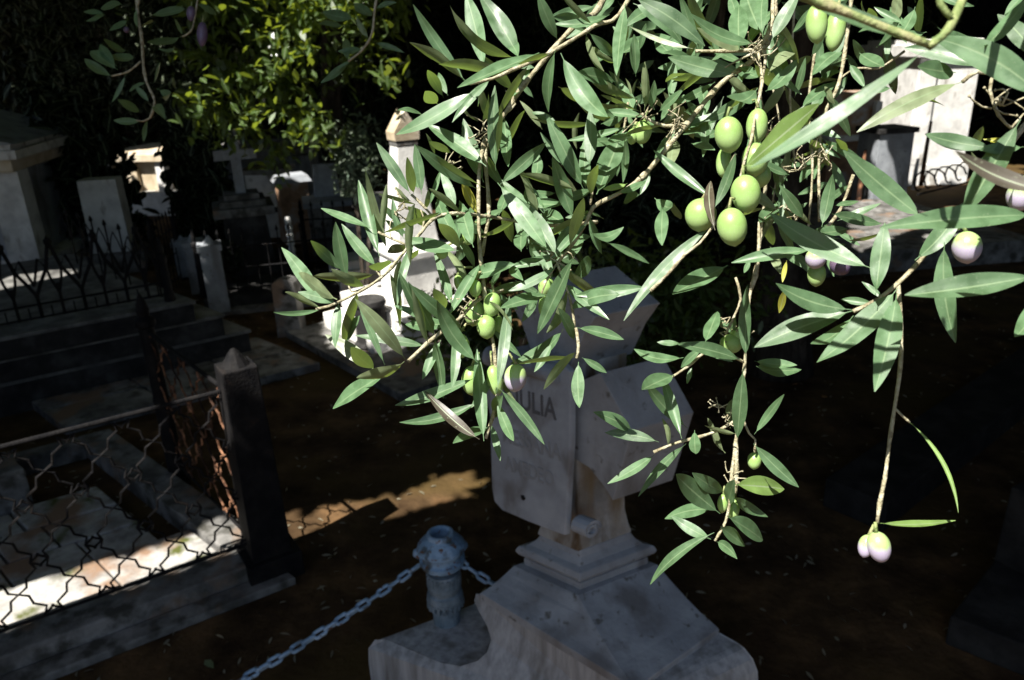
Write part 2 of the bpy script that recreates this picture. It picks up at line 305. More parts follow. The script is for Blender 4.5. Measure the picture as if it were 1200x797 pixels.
MB().tube([W(hole[0], ST-.004, hole[1]), W(hole[0], ST+.004, hole[1])], .010, 12).build('stud', IRON, tm)
def text(body, u, v, size, mat_, parent, xs=1, wy=0):
    cu = bpy.data.curves.new('lettering', 'FONT'); cu.body = body; cu.size = size; cu.extrude = .0012; cu.align_x = 'CENTER'; cu.align_y = 'CENTER'; cu.offset = .0015
    o = bpy.data.objects.new('t', cu); COL.objects.link(o); bpy.context.view_layer.update()
    me = bpy.data.meshes.new_from_object(o); bpy.data.objects.remove(o)
    a, z = onS(u, v, ST); nrm = Vector(W(0, -1, 0))-Vector(W(0, 0, 0)); nrm = (lx.cross(ly)).normalized()
    if nrm.dot(Vector((0, 0, 0))-Vector(W(0, 0, 0))) < 0: pass
    org = Vector(W(a, ST-.001, z)); M = Matrix((lx*xs, ly, nrm)).transposed().to_4x4(); M.translation = org
    me.transform(M); me.materials.clear(); me.materials.append(mat_)
    ob = bpy.data.objects.new('lettering', me); COL.objects.link(ob); ob.parent = parent; ob.matrix_parent_inverse = wmat(parent).inverted(); return ob
text('GIULIA', 620, 472, .108, INK, tm, .66)
FINK = mat('faded_letter', (.25, .265, .285), .8)
text('MESSANA', 622, 520, .085, FINK, tm, .68)
text('AMEDEO', 620, 553, .08, FINK, tm, .66)

# ============================================================= bollard and chains
bc = P(517, 640, z=.66); bx, by = bc[0], bc[1]; BH = .735
bol = thing('chain_bollard', (bx, by, 0), 'pale blue iron bollard with a hollow domed head, standing behind the marble monument', 'bollard')
hd = MB(); hd.lathe((bx, by, BH-.16), [(.07, .0), (.083, .004), (.088, .012), (.090, .030), (.08, .036), (.077, .042), (.077, .062), (.09, .068), (.097, .078), (.094, .092), (.08, .11), (.062, .124), (.052, .13), (.054, .137), (.053, .146), (.047, .15), (.04, .149), (.037, .143), (.035, .1)], 32)
hd.f.pop()
hd.build('head', BLUE, bol, smooth=False)
MB().lathe((bx, by, BH-.07), [(.03, 0), (.03, .001)], 20).build('hollow', IRON, bol)
st_ = MB(); st_.lathe((bx, by, 0), [(.11, 0), (.11, .03), (.075, .06), (.062, .1), (.055, .3), (.055, .36), (.062, .365), (.062, .38), (.058, .385), (.07, .405), (.074, .425), (.07, .445), (.062, .45), (.062, .46), (.068, .475), (.07, .49), (.066, .51), (.064, .545)], 32)
for k_ in range(20):
    an = k_*math.pi/10; st_.box((bx+.07*math.cos(an), by+.07*math.sin(an), .398), (.012, .012, .03), an, .8)
    st_.box((bx+.064*math.cos(an), by+.064*math.sin(an), .51), (.01, .01, .05), an)
st_.build('post', SHAFTB, bol, smooth=False)
def link_mesh(p, t, up, L_=.066, Wd=.038, r=.0075):
    n_ = 14; pts = []
    for i in range(n_+1):
        an = 2*math.pi*i/n_; x = math.cos(an); y = math.sin(an)
        pts.append(p+t*(x*(Wd/2-r)+math.copysign((L_-Wd)/2, x) if abs(x) > .01 else 0)+up*(y*(Wd/2-r)))
    return MB().tube(pts, r, 6, caps=False)
def chain(p0, p1, sag, label, n_=None, group='chains hung from the bollard'):
    p0 = Vector(p0); p1 = Vector(p1); d = (p1-p0).length*1.02; n_ = n_ or int(d/.046); mb = MB()
    for i in range(n_):
        t = (i+.5)/n_; p = p0.lerp(p1, t)-Vector((0, 0, sag*4*t*(1-t))); tg = (p1-p0)/n_-Vector((0, 0, sag*4*(1-2*t)/n_)); tg.normalize()
        sd = tg.cross(Vector((0, 0, 1))).normalized(); upv = sd.cross(tg); an = rad(45 if i % 2 else -45)+random.uniform(-.25, .25)
        l = link_mesh(p, tg, sd*math.cos(an)+upv*math.sin(an)); mb.add(l.v, l.f)
    o = mb.build('chain', BLUE, smooth=True); return tag(o, label, 'chain', group)
eL = P(492, 662, z=.565); eR = P(535, 655, z=.57)
for e in (eL, eR):
    d = Vector((e[0]-bx, e[1]-by, 0)).normalized(); c = Vector((bx, by, BH-.115))+d*.09
    MB().tube([c-d*.012, c, c+d*.012, c+d*.024], [.022, .024, .02, .014], 10).build('chain_lug', BLUE, bol, smooth=True)
c = P(262, 800, z=.35); chain(eL, eL+(c-eL)*1.75+np.array([0, 0, .05]), .06, 'long pale blue chain running from the bollard towards the lower left corner')
c = P(568, 700, z=.5); chain(eR, eR+(c-eR)*3.2+np.array([.1, .3, .1]), .05, 'short pale blue chain dropping behind the marble monument')

# ============================================================= grave enclosure at left
G1 = rad(33); G2 = rad(137); d1 = np.array([math.cos(G1), math.sin(G1)]); d2 = np.array([math.cos(G2), math.sin(G2)])
C1 = P(318, 668, z=0)[:2]                # near right corner post
def G(c, a, b, z=None):
    q = c-d1*a+d2*b; return (q[0], q[1]) if z is None else (q[0], q[1], z)
def slab(mb, c, a0, a1, b0, b1, z0, z1): mb.prism([G(c, a0, b0), G(c, a0, b1), G(c, a1, b1), G(c, a1, b0)], z0, z1); return mb
plot = thing('grave_plot', G(C1, 1, .6, 0), 'sunken grave plot with cracked marble slabs inside the low iron fence at lower left', 'grave')
kb = MB(); slab(kb, C1, -.05, 3.2, -.08, .12, 0, .13); slab(kb, C1, -.05, .15, .12, 2.1, 0, .13); slab(kb, C1, .15, 3.2, 1.98, 2.1, 0, .13)
kb.build('kerb', STONE, plot, bevel=.01)
sb = MB(); slab(sb, C1, -.02, 3.15, -.2, -.085, 0, .045); sb.build('footing', STONE, plot, bevel=.008)
xs = [.155, .62, 1.18, 1.9, 3.1]
for i in range(4): slab(MB(), C1, xs[i]+.006, xs[i+1]-.006, .125, .5, 0, .10+.006*((i*7) % 3)).build('paving_slab', MSTONE, plot, bevel=.008)
for r_, (b0_, b1_) in enumerate(((.505, .78), (.79, 1.06), (1.07, 1.36))):
    x2 = [.3, .62+.07*r_, .98-.05*r_, 1.3]
    for i in range(3): slab(MB(), C1, x2[i]+.006, x2[i+1]-.006, b0_, b1_, 0, .075+.008*((i+r_) % 3)).build('paving_slab', MSTONE, plot, bevel=.008)
# block of the next grave seen through the fence
def kerbstone(name, c, a0, a1, b0, b1, z1, m_, label, cat, z0=0, group=None):
    return tag(slab(MB(), c, a0, a1, b0, b1, z0, z1).build(name, m_, bevel=.01), label, cat, group)
kerbstone('stone_block', C1, .62, 1.65, 1.42, 1.75, .3, STONE, 'long rough grey stone block lying inside the fenced grave plot', 'stone block', z0=.0)
kerbstone('stone_rail', C1, 1.42, 1.6, .3, 1.38, .24, STONE, 'raised grey marble kerb rail dividing the fenced grave plot', 'stone kerb')
kerbstone('stone_step', C1, 1.62, 3.0, .56, .74, .22, STONE, 'low marble step at the left edge of the fenced plot, nearer of two', 'stone step', group=None)
kerbstone('stone_step', C1, 1.62, 3.0, .86, 1.1, .3, STONE, 'marble step at the left edge of the fenced plot, farther of two', 'stone step')
# iron lattice fence
def lattice(mb, p0, p1, z0, z1, w_, r, hh=None):
    p0 = np.array(p0[:2]); p1 = np.array(p1[:2]); Ln = np.linalg.norm(p1-p0); n_ = max(1, round(Ln/w_)); w_ = Ln/n_; hh = hh or w_*1.6
    seq = [(.0, .08), (.25, .3), (.5, .3), (.62, .42), (.75, .5), (.88, .42), (1.0, .3), (1.25, .3), (1.5, .08)]
    dd = (p1-p0)/Ln; rows = max(1, round((z1-z0)/hh)); hz = (z1-z0)/rows
    cell = [(.16, 0), (.10, .14), (.30, .26), (.34, .42), (.5, .5), (.34, .58), (.30, .74), (.10, .86), (.16, 1)]
    def pt(x, z): q = p0+dd*x; return (q[0], q[1], z)
    for i in range(n_):
        for j in range(rows):
            for sgn in (1, -1):
                mb.tube([pt((i+.5)*w_+sgn*(.5-cx)*w_*-1, z0+(j+cz)*hz) for cx, cz in cell], r, 5)
                mb.tube([pt((i+.5)*w_+sgn*(.5-cx)*w_, z0+(j+cz)*hz) for cx, cz in [(.16, 0), (.02, .08), (.0, 0.12)]], r, 5)
                mb.tube([pt((i+.5)*w_+sgn*(.5-cx)*w_, z0+(j+cz)*hz) for cx, cz in [(.16, 1), (.02, .92), (.0, .88)]], r, 5)
    return mb
FH = 1.03
fence = thing('lattice_fence', G(C1, 0, 0, .13), 'low black iron lattice fence with a thick corner post round the lower left grave plot', 'fence')
pb, pe = G(C1, .08, .02), G(C1, 3.1, .02); pk = tuple(P(172, 388, z=1.03)[:2])
lattice(MB(), pb, pe, .2, FH-.02, .22, .006, .3).build('lattice_panel', IRON, fence)
lattice(MB(), G(C1, .05, .08), pk, .2, FH-.02, .3, .0055, .3).build('lattice_panel', RUST, fence)
for (q0, q1) in ((pb, pe), (G(C1, .05, .06), pk)):
    for z, r_ in ((.19, .008), (FH, .011)):
        MB().tube([(q0[0], q0[1], z), (q1[0], q1[1], z)], r_, 8).build('rail', IRON, fence)
def post(c, r, h, name='fence_post', par=None, z0=0):
    mb = MB(); mb.lathe((c[0], c[1], z0), [(r*1.25, 0), (r*1.25, .06), (r, .09), (r*.9, h*.5), (r, h*.5+.02), (r*.85, h*.52+.03), (r*.85, h-.1), (r*1.15, h-.08), (r*1.15, h-.05), (r*.6, h-.03), (r*.75, h+.01), (r*.55, h+.05), (r*.25, h+.09), (r*.05, h+.11)], 14)
    return mb.build(name, IRON, par, smooth=False)
MB().box((C1[0], C1[1], (FH+.12)/2), (.2, .2, FH+.12), G1, .8).box((C1[0], C1[1], .07), (.27, .27, .14), G1).lathe((C1[0], C1[1], FH+.115), [(.07, 0), (.05, .03), (.03, .06), (.01, .085)], 12).build('corner_post', IRON, fence, bevel=.006); post(pk, .05, FH+.12, 'corner_post', fence); post(G(C1, 1.35, 1.98), .035, FH, 'corner_post', fence)
# stepped tomb platform behind
C3 = P(291, 386, z=.27)[:2]; C2_ = P(260, 368, z=.46)[:2]; C0_ = P(226, 352, z=.64)[:2]
plat = thing('tomb_platform', G(C3, 1, .5, 0), 'three stepped dark stone tomb platform behind the fenced grave at left', 'tomb')
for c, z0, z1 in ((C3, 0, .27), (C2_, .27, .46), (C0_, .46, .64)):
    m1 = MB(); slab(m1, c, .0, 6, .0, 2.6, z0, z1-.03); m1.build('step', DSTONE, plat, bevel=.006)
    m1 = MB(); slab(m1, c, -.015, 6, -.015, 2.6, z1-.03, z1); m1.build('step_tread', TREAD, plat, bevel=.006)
pv = P(376, 425, z=.07)[:2]
pav = thing('stone_pavement', G(pv, .5, .3, 0), 'flat grey paving slabs at the foot of the stepped platform', 'paving')
for (a_, b_) in ((0, .56), (.57, 1.2), (1.21, 1.9)):
    for (e_, f_) in ((0, .42), (.43, 1.0)): slab(MB(), pv, a_+.006, b_, e_+.006, f_, 0, .07+.004*((int(a_*7)+int(e_*9)) % 2)).build('paving_slab', STONE, pav, bevel=.006)
# arched iron fence on the platform
af = thing('picket_fence', (C0_[0], C0_[1], .64), 'black iron fence of pointed arches on top of the stepped platform', 'fence')
am = MB(); q0 = np.array(G(C0_, .12, .12)); n_ = 16; wv_ = .3
for i in range(n_):
    x0 = i*wv_
    def pt(x, z): q = q0-d1*(x0+x*wv_); return (q[0], q[1], .64+z)
    for sg in (0, 1):
        X = (lambda t: t) if sg == 0 else (lambda t: 1-t)
        am.tube([pt(X(0), .05), pt(X(.0), .22), pt(X(.12), .3), pt(X(.34), .42), pt(X(.5), .62)], .013, 6)
        am.tube([pt(X(.5), .22), pt(X(.38), .34), pt(X(.34), .42), pt(X(.2), .5), pt(X(.0), .3)], .010, 6)
    am.tube([pt(.5, .05), pt(.5, .3)], .012, 5)
    am.lathe(pt(.5, .58), [(.01, 0), (.028, .02), (.028, .045), (.012, .06), (.004, .08)], 8); am.lathe(pt(0, .2), [(.008, 0), (.018, .015), (.008, .03)], 8)
    for t in (.25, .75): am.tube([pt(t, .05), pt(t, .14)], .006, 5)
am.build('arch_panel', IRON, af)
for z in (.06, .16): MB().tube([(*(q0+d1*.05), .64+z), (*(q0-d1*4.85), .64+z)], .009, 6).build('rail', IRON, af)
for t in (0, 1.6, 3.2): post(q0-d1*t, .035, .42, 'fence_post', af, .64)
am = MB(); e0 = q0+d2*.05
for i in range(7):
    a_ = q0+d2*(.15+i*.3)
    am.tube([(*a_, .64), (*a_, 1.14)], .008, 5); am.lathe((*a_, 1.12), [(.004, 0), (.02, .02), (.006, .06)], 8); b_ = a_+d2*.15
    am.tube([(*a_, .89), (*(a_+d2*.075), 1.02), (*b_, 1.09), (*(a_+d2*.225), 1.02), (*(a_+d2*.3), .89)], .006, 5)
am.build('arch_panel', IRON, af)

# ============================================================= background monuments
def rect(u, v, z=0): return P(u, v, z=z)
GR = rad(33)
def mono(name, c, parts, label, cat, rz=GR, group=None):
    """parts: (part name, dx, dy, z0, sx, sy, sz, taper, material)"""
    t = thing(name, (c[0], c[1], 0), label, cat, group); cs, sn = math.cos(rz), math.sin(rz); cnt = {}
    for (pn, dx, dy, z0, sx, sy, sz, tp, m_) in parts:
        MB().box((c[0]+dx*cs-dy*sn, c[1]+dx*sn+dy*cs, z0+sz/2), (sx, sy, sz), rz, tp).build(pn, m_, t, bevel=.008)
    return t, cs, sn
# temple-like tomb far left
tc_ = P(30, 345, z=0)*1; cx, cy = tc_[0]-1.02, tc_[1]+1.0; rt = rad(8)
Z = 1.55
tt, cs, sn = mono('temple_tomb', (cx, cy), [('plinth', 0, 0, 0, 2.3, 2.0, .18, 1, STONE), ('plinth_step', 0, 0, .18, 2.1, 1.85, .12, 1, WSTONE), ('wall', 0, .1, .3, 1.7, 1.5, Z-.5, 1, MARBLE),
    ('pilaster', .85, -.75, .3, .34, .3, Z-.5, .94, WSTONE), ('pilaster', -.85, -.75, .3, .34, .3, Z-.5, .94, WSTONE), ('frieze', 0, 0, Z-.2, 2.0, 1.9, .14, 1, TSTONE), ('cornice', 0, 0, Z-.06, 2.2, 2.05, .1, 1, WSTONE), ('cornice', 0, 0, Z+.04, 2.08, 1.95, .06, 1, WSTONE)],
    'grey temple tomb with a pilaster and cornice at the far left edge', 'tomb', rt)
pp = MB(); w2 = 1.1
v = []
for yy in (-1.0, 1.0):
    for (xx, zz) in ((-w2, Z+.1), (w2, Z+.1), (0, Z+.42)): v.append((cx+xx*cs-yy*sn, cy+xx*sn+yy*cs, zz))
pp.add(v, [(0, 1, 2), (5, 4, 3), (0, 3, 4, 1), (1, 4, 5, 2), (2, 5, 3, 0)]).build('pediment', MARBLE, tt)
lp = MB(); qx, qy = cx+.52*cs+.95*sn, cy+.52*sn-.95*cs
lp.tube([(qx, qy, .3), (qx, qy, Z-.35)], .035, 8); lp.lathe((qx, qy, Z-.5), [(.03, 0), (.07, .04), (.08, .14), (.02, .2)], 10); lp.lathe((qx, qy, .55), [(.05, 0), (.1, .03), (.1, .1), (.05, .14)], 10)
lp.build('iron_lamp', IRON, tt)
# stele with draped cloth
c = P(148, 330, z=0); c = c*np.array([1.0, 1.0, 1]); D = 9.6; c = P(160, 300, y=D)
zt = P(145, 208, y=D)[2]
mono('stone_stele', (c[0]-.25, D), [('base', 0, 0, 0, .8, .5, .25, 1, STONE), ('slab', 0, 0, .25, .46, .3, zt-.25, .95, WSTONE)], 'plain grey stone stele between the dark trees left of the sunlit cream chapel', 'gravestone', rad(10))
# cream chapel lit by the sun
D = 13.0; c = P(178, 260, y=D); zt = P(170, 168, y=D)[2]
ch, cs, sn = mono('cream_chapel', (c[0]-.05, D+.9), [('base', 0, 0, 0, 1.5, 1.7, .4, 1, WSTONE), ('wall', 0, 0, .4, 1.1, 1.4, zt-.7, 1, TSTONE), ('pilaster', .5, -.7, .4, .17, .16, zt-.55, .9, WSTONE), ('pilaster', -.5, -.7, .4, .17, .16, zt-.55, .9, WSTONE), ('pilaster', 0, -.72, .4, .13, .1, zt-.55, .9, TSTONE), ('cornice', 0, 0, zt-.3, 1.35, 1.65, .12, 1, TSTONE)], 'narrow cream chapel tomb with two sunlit pilasters, in a gap of the dark trees', 'tomb', rad(-12))
# dark pedestal with cross
D = 9.0; c = P(297, 320, y=D); z1 = P(297, 238, y=D)[2]; z2 = P(297, 150, y=D)[2]
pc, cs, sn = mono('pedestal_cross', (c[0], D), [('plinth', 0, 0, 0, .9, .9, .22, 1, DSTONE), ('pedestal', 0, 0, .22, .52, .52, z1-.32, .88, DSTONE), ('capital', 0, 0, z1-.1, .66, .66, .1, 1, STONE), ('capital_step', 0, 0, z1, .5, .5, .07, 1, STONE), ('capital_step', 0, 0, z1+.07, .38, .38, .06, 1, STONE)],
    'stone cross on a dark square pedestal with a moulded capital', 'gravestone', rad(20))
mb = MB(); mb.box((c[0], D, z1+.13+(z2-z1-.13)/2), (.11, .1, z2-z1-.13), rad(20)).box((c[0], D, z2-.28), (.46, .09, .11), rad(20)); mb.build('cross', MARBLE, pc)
# grey mausoleum behind with medallion
D = 12.5; c = P(300, 215, y=D); zt = P(300, 185, y=D)[2]
ma, cs, sn = mono('grey_mausoleum', (c[0]+.05, D+.8), [('wall', 0, 0, 0, 1.5, 1.5, zt, 1, MARBLE), ('cornice', 0, 0, zt, 1.7, 1.7, .12, 1, STONE)], 'grey marble mausoleum with a pale oval medallion, behind the pedestal cross', 'mausoleum', rad(5))
mc = P(299, 212, y=D+.02); e = MB(); v = [(mc[0]+.075*math.cos(a)*1, D+.0, mc[2]+.11*math.sin(a)) for a in np.linspace(0, 2*math.pi, 17)[:-1]]; e.add(v+[(x, y+.03, z) for x, y, z in v], [tuple(range(16)), tuple(range(16, 32))[::-1]]+[(i, (i+1) % 16, 16+(i+1) % 16, 16+i) for i in range(16)]).build('medallion', WSTONE, ma)
# orange tomb
D = 10.8; c = P(345, 245, y=D); zt = P(340, 205, y=D)[2]
mono('rusty_tomb', (c[0], D), [('block', 0, 0, 0, .42, .4, zt-.08, .9, OSTONE), ('cap', 0, 0, zt-.08, .5, .46, .09, .8, MARBLE)], 'low tomb with a rusty orange side and pale broken top', 'tomb', rad(25))
# statue: small white bust on dark tomb
D = 11.5; c = P(418, 240, y=D); zt = P(418, 200, y=D)[2]; zb = P(418, 232, y=D)[2]
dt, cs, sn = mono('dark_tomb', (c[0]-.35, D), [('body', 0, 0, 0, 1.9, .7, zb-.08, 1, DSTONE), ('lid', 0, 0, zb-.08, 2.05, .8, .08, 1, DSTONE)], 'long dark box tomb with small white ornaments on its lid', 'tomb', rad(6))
b_ = MB().lathe((c[0], D, zb), [(.1, 0), (.08, .03), (.12, .1), (.13, .22), (.09, .32), (.04, .34), (.07, .4), (.07, .47), (.02, .52)], 16); tag(b_.build('stone_bust', WSTONE, smooth=True), 'small white marble bust standing on the long dark tomb', 'statue')
for i, (uu, lab) in enumerate(((398, 'white stone knob on the dark tomb, left of the bust'), (404, 'broken white flower ornament on the dark tomb, beside the bust'))):
    q = P(uu, 230, y=D-.1); tag(MB().lathe((q[0], D-.1-.1*i, zb), [(.06, 0), (.07, .05), (.03, .09+.12*i), (.05, .12+.16*i), (.01, .16+.2*i)], 10).build('stone_ornament', WSTONE), lab, 'ornament')
# white obelisk tomb
D = 6.6; c = P(482, 375, y=D)
zb0 = P(480, 345, y=D)[2]; zs = P(478, 305, y=D)[2]; zc_ = P(462, 172, y=D+.2)[2]; ztp = P(455, 137, y=D+.2)[2]
ob, cs, sn = mono('white_obelisk', (c[0]+.06, D+.3), [('step', -.1, 0, 0, 1.15, .9, .2, 1, WSTONE), ('step', 0, 0, .2, .85, .7, .17, 1, WSTONE), ('pedestal', 0, 0, .37, .55, .5, max(zs-.37, .3), .97, WSTONE), ('ledge', 0, 0, .37+max(zs-.37, .3), .6, .55, .06, 1, WSTONE),
    ('shaft', -.04, 0, .43+max(zs-.37, .3), .40, .34, zc_-(.43+max(zs-.37, .3)), .48, WSTONE), ('neck', -.04, 0, zc_, .2, .17, .05, 1, STONE)], 'tall white marble obelisk with a small gabled top and stepped base, half behind olive leaves', 'obelisk', rad(30))
v = []; hx = .11
ox, oy = c[0]+.06-.04*cs, D+.3-.04*sn
for yy in (-.09, .09):
    for xx, zz in ((-hx, zc_+.05), (hx, zc_+.05), (hx*1.05, zc_+.12), (0, ztp+.05), (-hx*1.05, zc_+.12)): v.append((ox+xx*cs-yy*sn, oy+xx*sn+yy*cs, zz))
MB().add(v, [(0, 1, 2, 3, 4), (9, 8, 7, 6, 5)]+[(i, i+5, (i+1) % 5+5, (i+1) % 5) for i in range(5)]).build('gable', TSTONE, ob)
# white steps in front
ca = P(385, 416, z=.05)[:2]
ws = thing('white_tomb_steps', (ca[0], ca[1], 0), 'sunlit white marble steps at the foot of the obelisk, behind the small pillar', 'steps')
def P3(mb, u0, v0, u1, v1, dep, z0, z1):
    p0 = P(u0, v0, z=z1)[:2]; p1 = P(u1, v1, z=z1)[:2]; dd = (p1-p0)/np.linalg.norm(p1-p0); nn = np.array([-dd[1], dd[0]])*dep
    return mb.prism([p0, p1, p1+nn, p0+nn], z0, z1)
P3(MB(), 335, 388, 470, 462, 1.5, 0, .07).build('slab', STONE, ws, bevel=.006)
P3(MB(), 378, 366, 440, 395, .9, .07, .22).build('step', WSTONE, ws, bevel=.008)
P3(MB(), 398, 342, 470, 372, .8, .22, .36).build('step', WSTONE, ws, bevel=.008)
c = P(437, 400, z=.1); tag(MB().lathe((c[0], c[1], .07), [(.15, 0), (.16, .02), (.135, .05), (.135, .36), (.15, .38), (.14, .42), (.06, .44)], 20).build('stone_urn', DSTONE), 'black round stone urn standing on the white steps', 'urn')
c = P(412, 318, z=.3); t_, _, _ = mono('white_box_tomb', (c[0]+.2, c[1]+.3), [('block', 0, 0, 0, .9, .5, .32, 1, WSTONE), ('lid', 0, 0, .32, .7, .4, .09, 1, WSTONE)], 'low white box tomb beyond the steps, left of the obelisk', 'tomb', rad(25))
# small pillar with a hole
c = P(343, 392, z=0); sp1 = thing('stone_pillar', (c[0], c[1], 0), 'short grey stone pillar with a dark round hole near its rounded top', 'pillar')
rz = rad(8); pr = [(-.11, 0), (.11, 0), (.1, .5)]+[(.1*math.cos(a), .5+.06*math.sin(a)) for a in np.linspace(.3, math.pi-.3, 6)]+[(-.1, .5)]
v = [(c[0]+x*math.cos(rz)+y*math.sin(rz), c[1]+x*math.sin(rz)+y, z) for y in (-.07, .07) for x, z in pr]; n_ = len(pr)
MB().add(v, [tuple(range(n_)), tuple(range(n_, 2*n_))[::-1]]+[(i, i+n_, (i+1) % n_+n_, (i+1) % n_) for i in range(n_)]).build('shaft', STONE, sp1, bevel=.006)
MB().tube([(c[0]+.008, c[1]-.088, .44), (c[0]+.008, c[1]-.05, .44)], .026, 12).build('hole', IRON, sp1)
# grave kerbs and picket fences in the middle distance
c = P(238, 352, z=.16)[:2]; c4 = P(400, 335, z=.16)[:2]
def line_box(mb, p0, p1, th, z0, z1):
    p0 = np.array(p0[:2]); p1 = np.array(p1[:2]); dd = (p1-p0)/np.linalg.norm(p1-p0); nn = np.array([-dd[1], dd[0]])*th; return mb.prism([p0, p1, p1+nn, p0+nn], z0, z1)
ff = thing('grave_kerb', (c[0], c[1], 0), 'dark stone kerb carrying the middle iron railing', 'kerb')
line_box(MB(), c, c4, .8, 0, .16).build('block', DSTONE, ff, bevel=.01)
dd = (c4-c); line_box(MB(), c-np.array([.05, .12]), c4-np.array([.0, .12]), .16, 0, .06).build('footing', STONE, ff, bevel=.01)
def picket(p0, p1, z0, h, gap, label, r=.007):
    p0 = np.array(p0[:2]); p1 = np.array(p1[:2]); L_ = np.linalg.norm(p1-p0); t = thing('iron_railing', (p0[0], p0[1], z0), label, 'railing', None); mb = MB(); n_ = int(L_/gap)
    for i in range(n_+1):
        q = p0+(p1-p0)*i/n_; mb.tube([(q[0], q[1], z0), (q[0], q[1], z0+h)], r, 5); mb.lathe((q[0], q[1], z0+h), [(.004, 0), (.018, .02), (.003, .07)], 6)
    mb.build('pickets', IRON, t)
    for zz in (.1*h, .45*h, .8*h): MB().tube([(p0[0], p0[1], z0+zz), (p1[0], p1[1], z0+zz)], .009, 5).build('rail', IRON, t)
    for q in (p0, p1): post(q, .03, h, 'railing_post', t, z0)
    return t
nn_ = np.array([-dd[1], dd[0]])/np.linalg.norm(dd)
picket(c+nn_*.1, c4+nn_*.1, .16, .62, .11, 'black iron railing on the dark kerb in the middle distance')
qa = P(200, 345, z=.1)[:2]; qb = P(258, 320, z=.1)[:2]
picket(P(190, 340, z=.1), P(215, 318, z=.1), .0, .8, .1, 'black iron railing running away beside the pointed pillars')
picket(P(360, 305, z=.1)[:2], P(470, 300, z=.1)[:2], .0, .75, .12, 'farther black iron railing in front of the long dark tomb')
labs = ['pointed grey stone pillar, tallest of the row beside the dark railing', 'pointed grey stone pillar, middle of the row beside the dark railing', 'pointed grey stone pillar, farthest of the row beside the dark railing']
for i, (u, v_, y_) in enumerate(((243, 277, 7.6), (224, 275, 8.3), (211, 277, 9.0))):
    q = P(u, v_, y=y_); zt = q[2]
    MBp = MB().box((q[0], y_, zt*.45), (.2, .2, zt*.9-.1), rad(20), .93); MBp.box((q[0], y_, zt*.9-.02), (.23, .23, .06), rad(20)); MBp.box((q[0], y_, zt-.06), (.18, .18, .14), rad(20), .1)
    tag(MBp.build('pointed_pillar', MARBLE, bevel=.004), labs[i], 'pillar', 'pointed stone pillars')
# white lit baluster post
q = P(337, 255, y=8.6); b_ = MB(); zz = q[2]
for k_ in range(7): b_.lathe((q[0], 8.6, zz-.07-.085*k_), [(.03, 0), (.042, .03), (.042, .05), (.03, .08)], 10)
b_.tube([(q[0], 8.6, 0), (q[0], 8.6, zz-.5)], .03, 8)
tag(b_.build('stone_baluster', WSTONE), 'slender white turned post lit by the sun behind the railing', 'post')
mono('grey_tomb', (P(388, 262, y=10.2)[0], 10.2), [('body', 0, 0, 0, .55, .5, .62, 1, STONE), ('lid', 0, 0, .62, .66, .6, .07, 1, MARBLE), ('headstone', 0, .15, .69, .34, .12, .42, .85, MARBLE)], 'small grey box tomb with an upright headstone, behind the far railing', 'tomb', rad(15))
mono('grey_tomb', (P(322, 262, y=10.6)[0]-.2, 11.3), [('body', 0, 0, 0, .5, .5, .9, 1, WSTONE), ('lid', 0, 0, .9, .6, .6, .07, 1, STONE)], 'pale square tomb half hidden behind the dark pedestal', 'tomb', rad(-5))
mono('grey_tomb', (P(440, 262, y=9.6)[0], 9.6), [('body', 0, 0, 0, .62, .5, .5, 1, MARBLE), ('lid', 0, 0, .5, .72, .6, .07, 1, WSTONE), ('urn_block', 0, 0, .57, .22, .22, .25, .7, WSTONE)], 'low marble box tomb topped by a tapered block, left of the obelisk', 'tomb', rad(12))
q = P(263, 300, y=8.3); t = thing('round_bush', (q[0], 8.3, 0), 'small dark round bush between the pointed pillars and the dark pedestal', 'bush')
an_ = RNG.normal(0, 1, (900, 3)); an_ = an_/np.linalg.norm(an_, axis=1)[:, None]*RNG.uniform(.7, 1, (900, 1))*.2+np.array([q[0], 8.3, .42]); BUSH_PTS = (an_, t)
MB().tube([(q[0], 8.3, 0), (q[0], 8.3, .4)], .03, 8).build('stem', BARK, t)
# ----- right side
D = 13.2; c = P(1112, 215, y=D)
wr, cs, sn = mono('white_chapel', (c[0]-.3, D+1.0), [('wall', 0, 0, 0, .98, 2.0, 2.3, 1, WSTONE), ('base', 0, 0, 0, 1.1, 2.15, .35, 1, WSTONE), ('pilaster', -.34, -1.02, .35, .24, .12, 1.6, 1, WSTONE), ('cornice', 0, 0, 2.05, 1.15, 2.2, .18, 1, WSTONE)], 'sunlit white chapel tomb glimpsed through olive twigs at upper right', 'tomb', rad(0))
D = 11.0; c = P(1042, 222, y=D); zt = P(1042, 152, y=D)[2]
mono('dark_pedestal', (c[0], D+.3), [('body', 0, 0, 0, .55, .5, zt-.06, .97, MARBLE), ('cap', 0, 0, zt-.06, .62, .56, .07, 1, DSTONE)], 'grey square pedestal in front of the sunlit white chapel', 'pedestal', rad(10))
D = 12.3; c = P(1003, 190, y=D); zt = P(1003, 110, y=D)[2]
mono('tan_tomb', (c[0]-.1, D+.4), [('wall', 0, 0, 0, .75, .7, zt, 1, OSTONE), ('ledge', 0, -.1, .9, .9, .8, .08, 1, WSTONE), ('column', .3, -.42, .98, .1, .1, zt-1.1, 1, WSTONE)], 'tan plastered tomb left of the grey pedestal at upper right', 'tomb', rad(5))
p0 = P(960, 300, z=.25)[:2]; sbp = thing('grave_slab', (p0[0], p0[1], 0), 'broad grey tomb slab dappled with sun at upper right', 'grave')
p1 = P(1090, 285, z=.25)[:2]; line_box(MB(), p0, p1+np.array([1.2, 0]), 2.6, 0, .25).build('slab', STONE, sbp, bevel=.01)
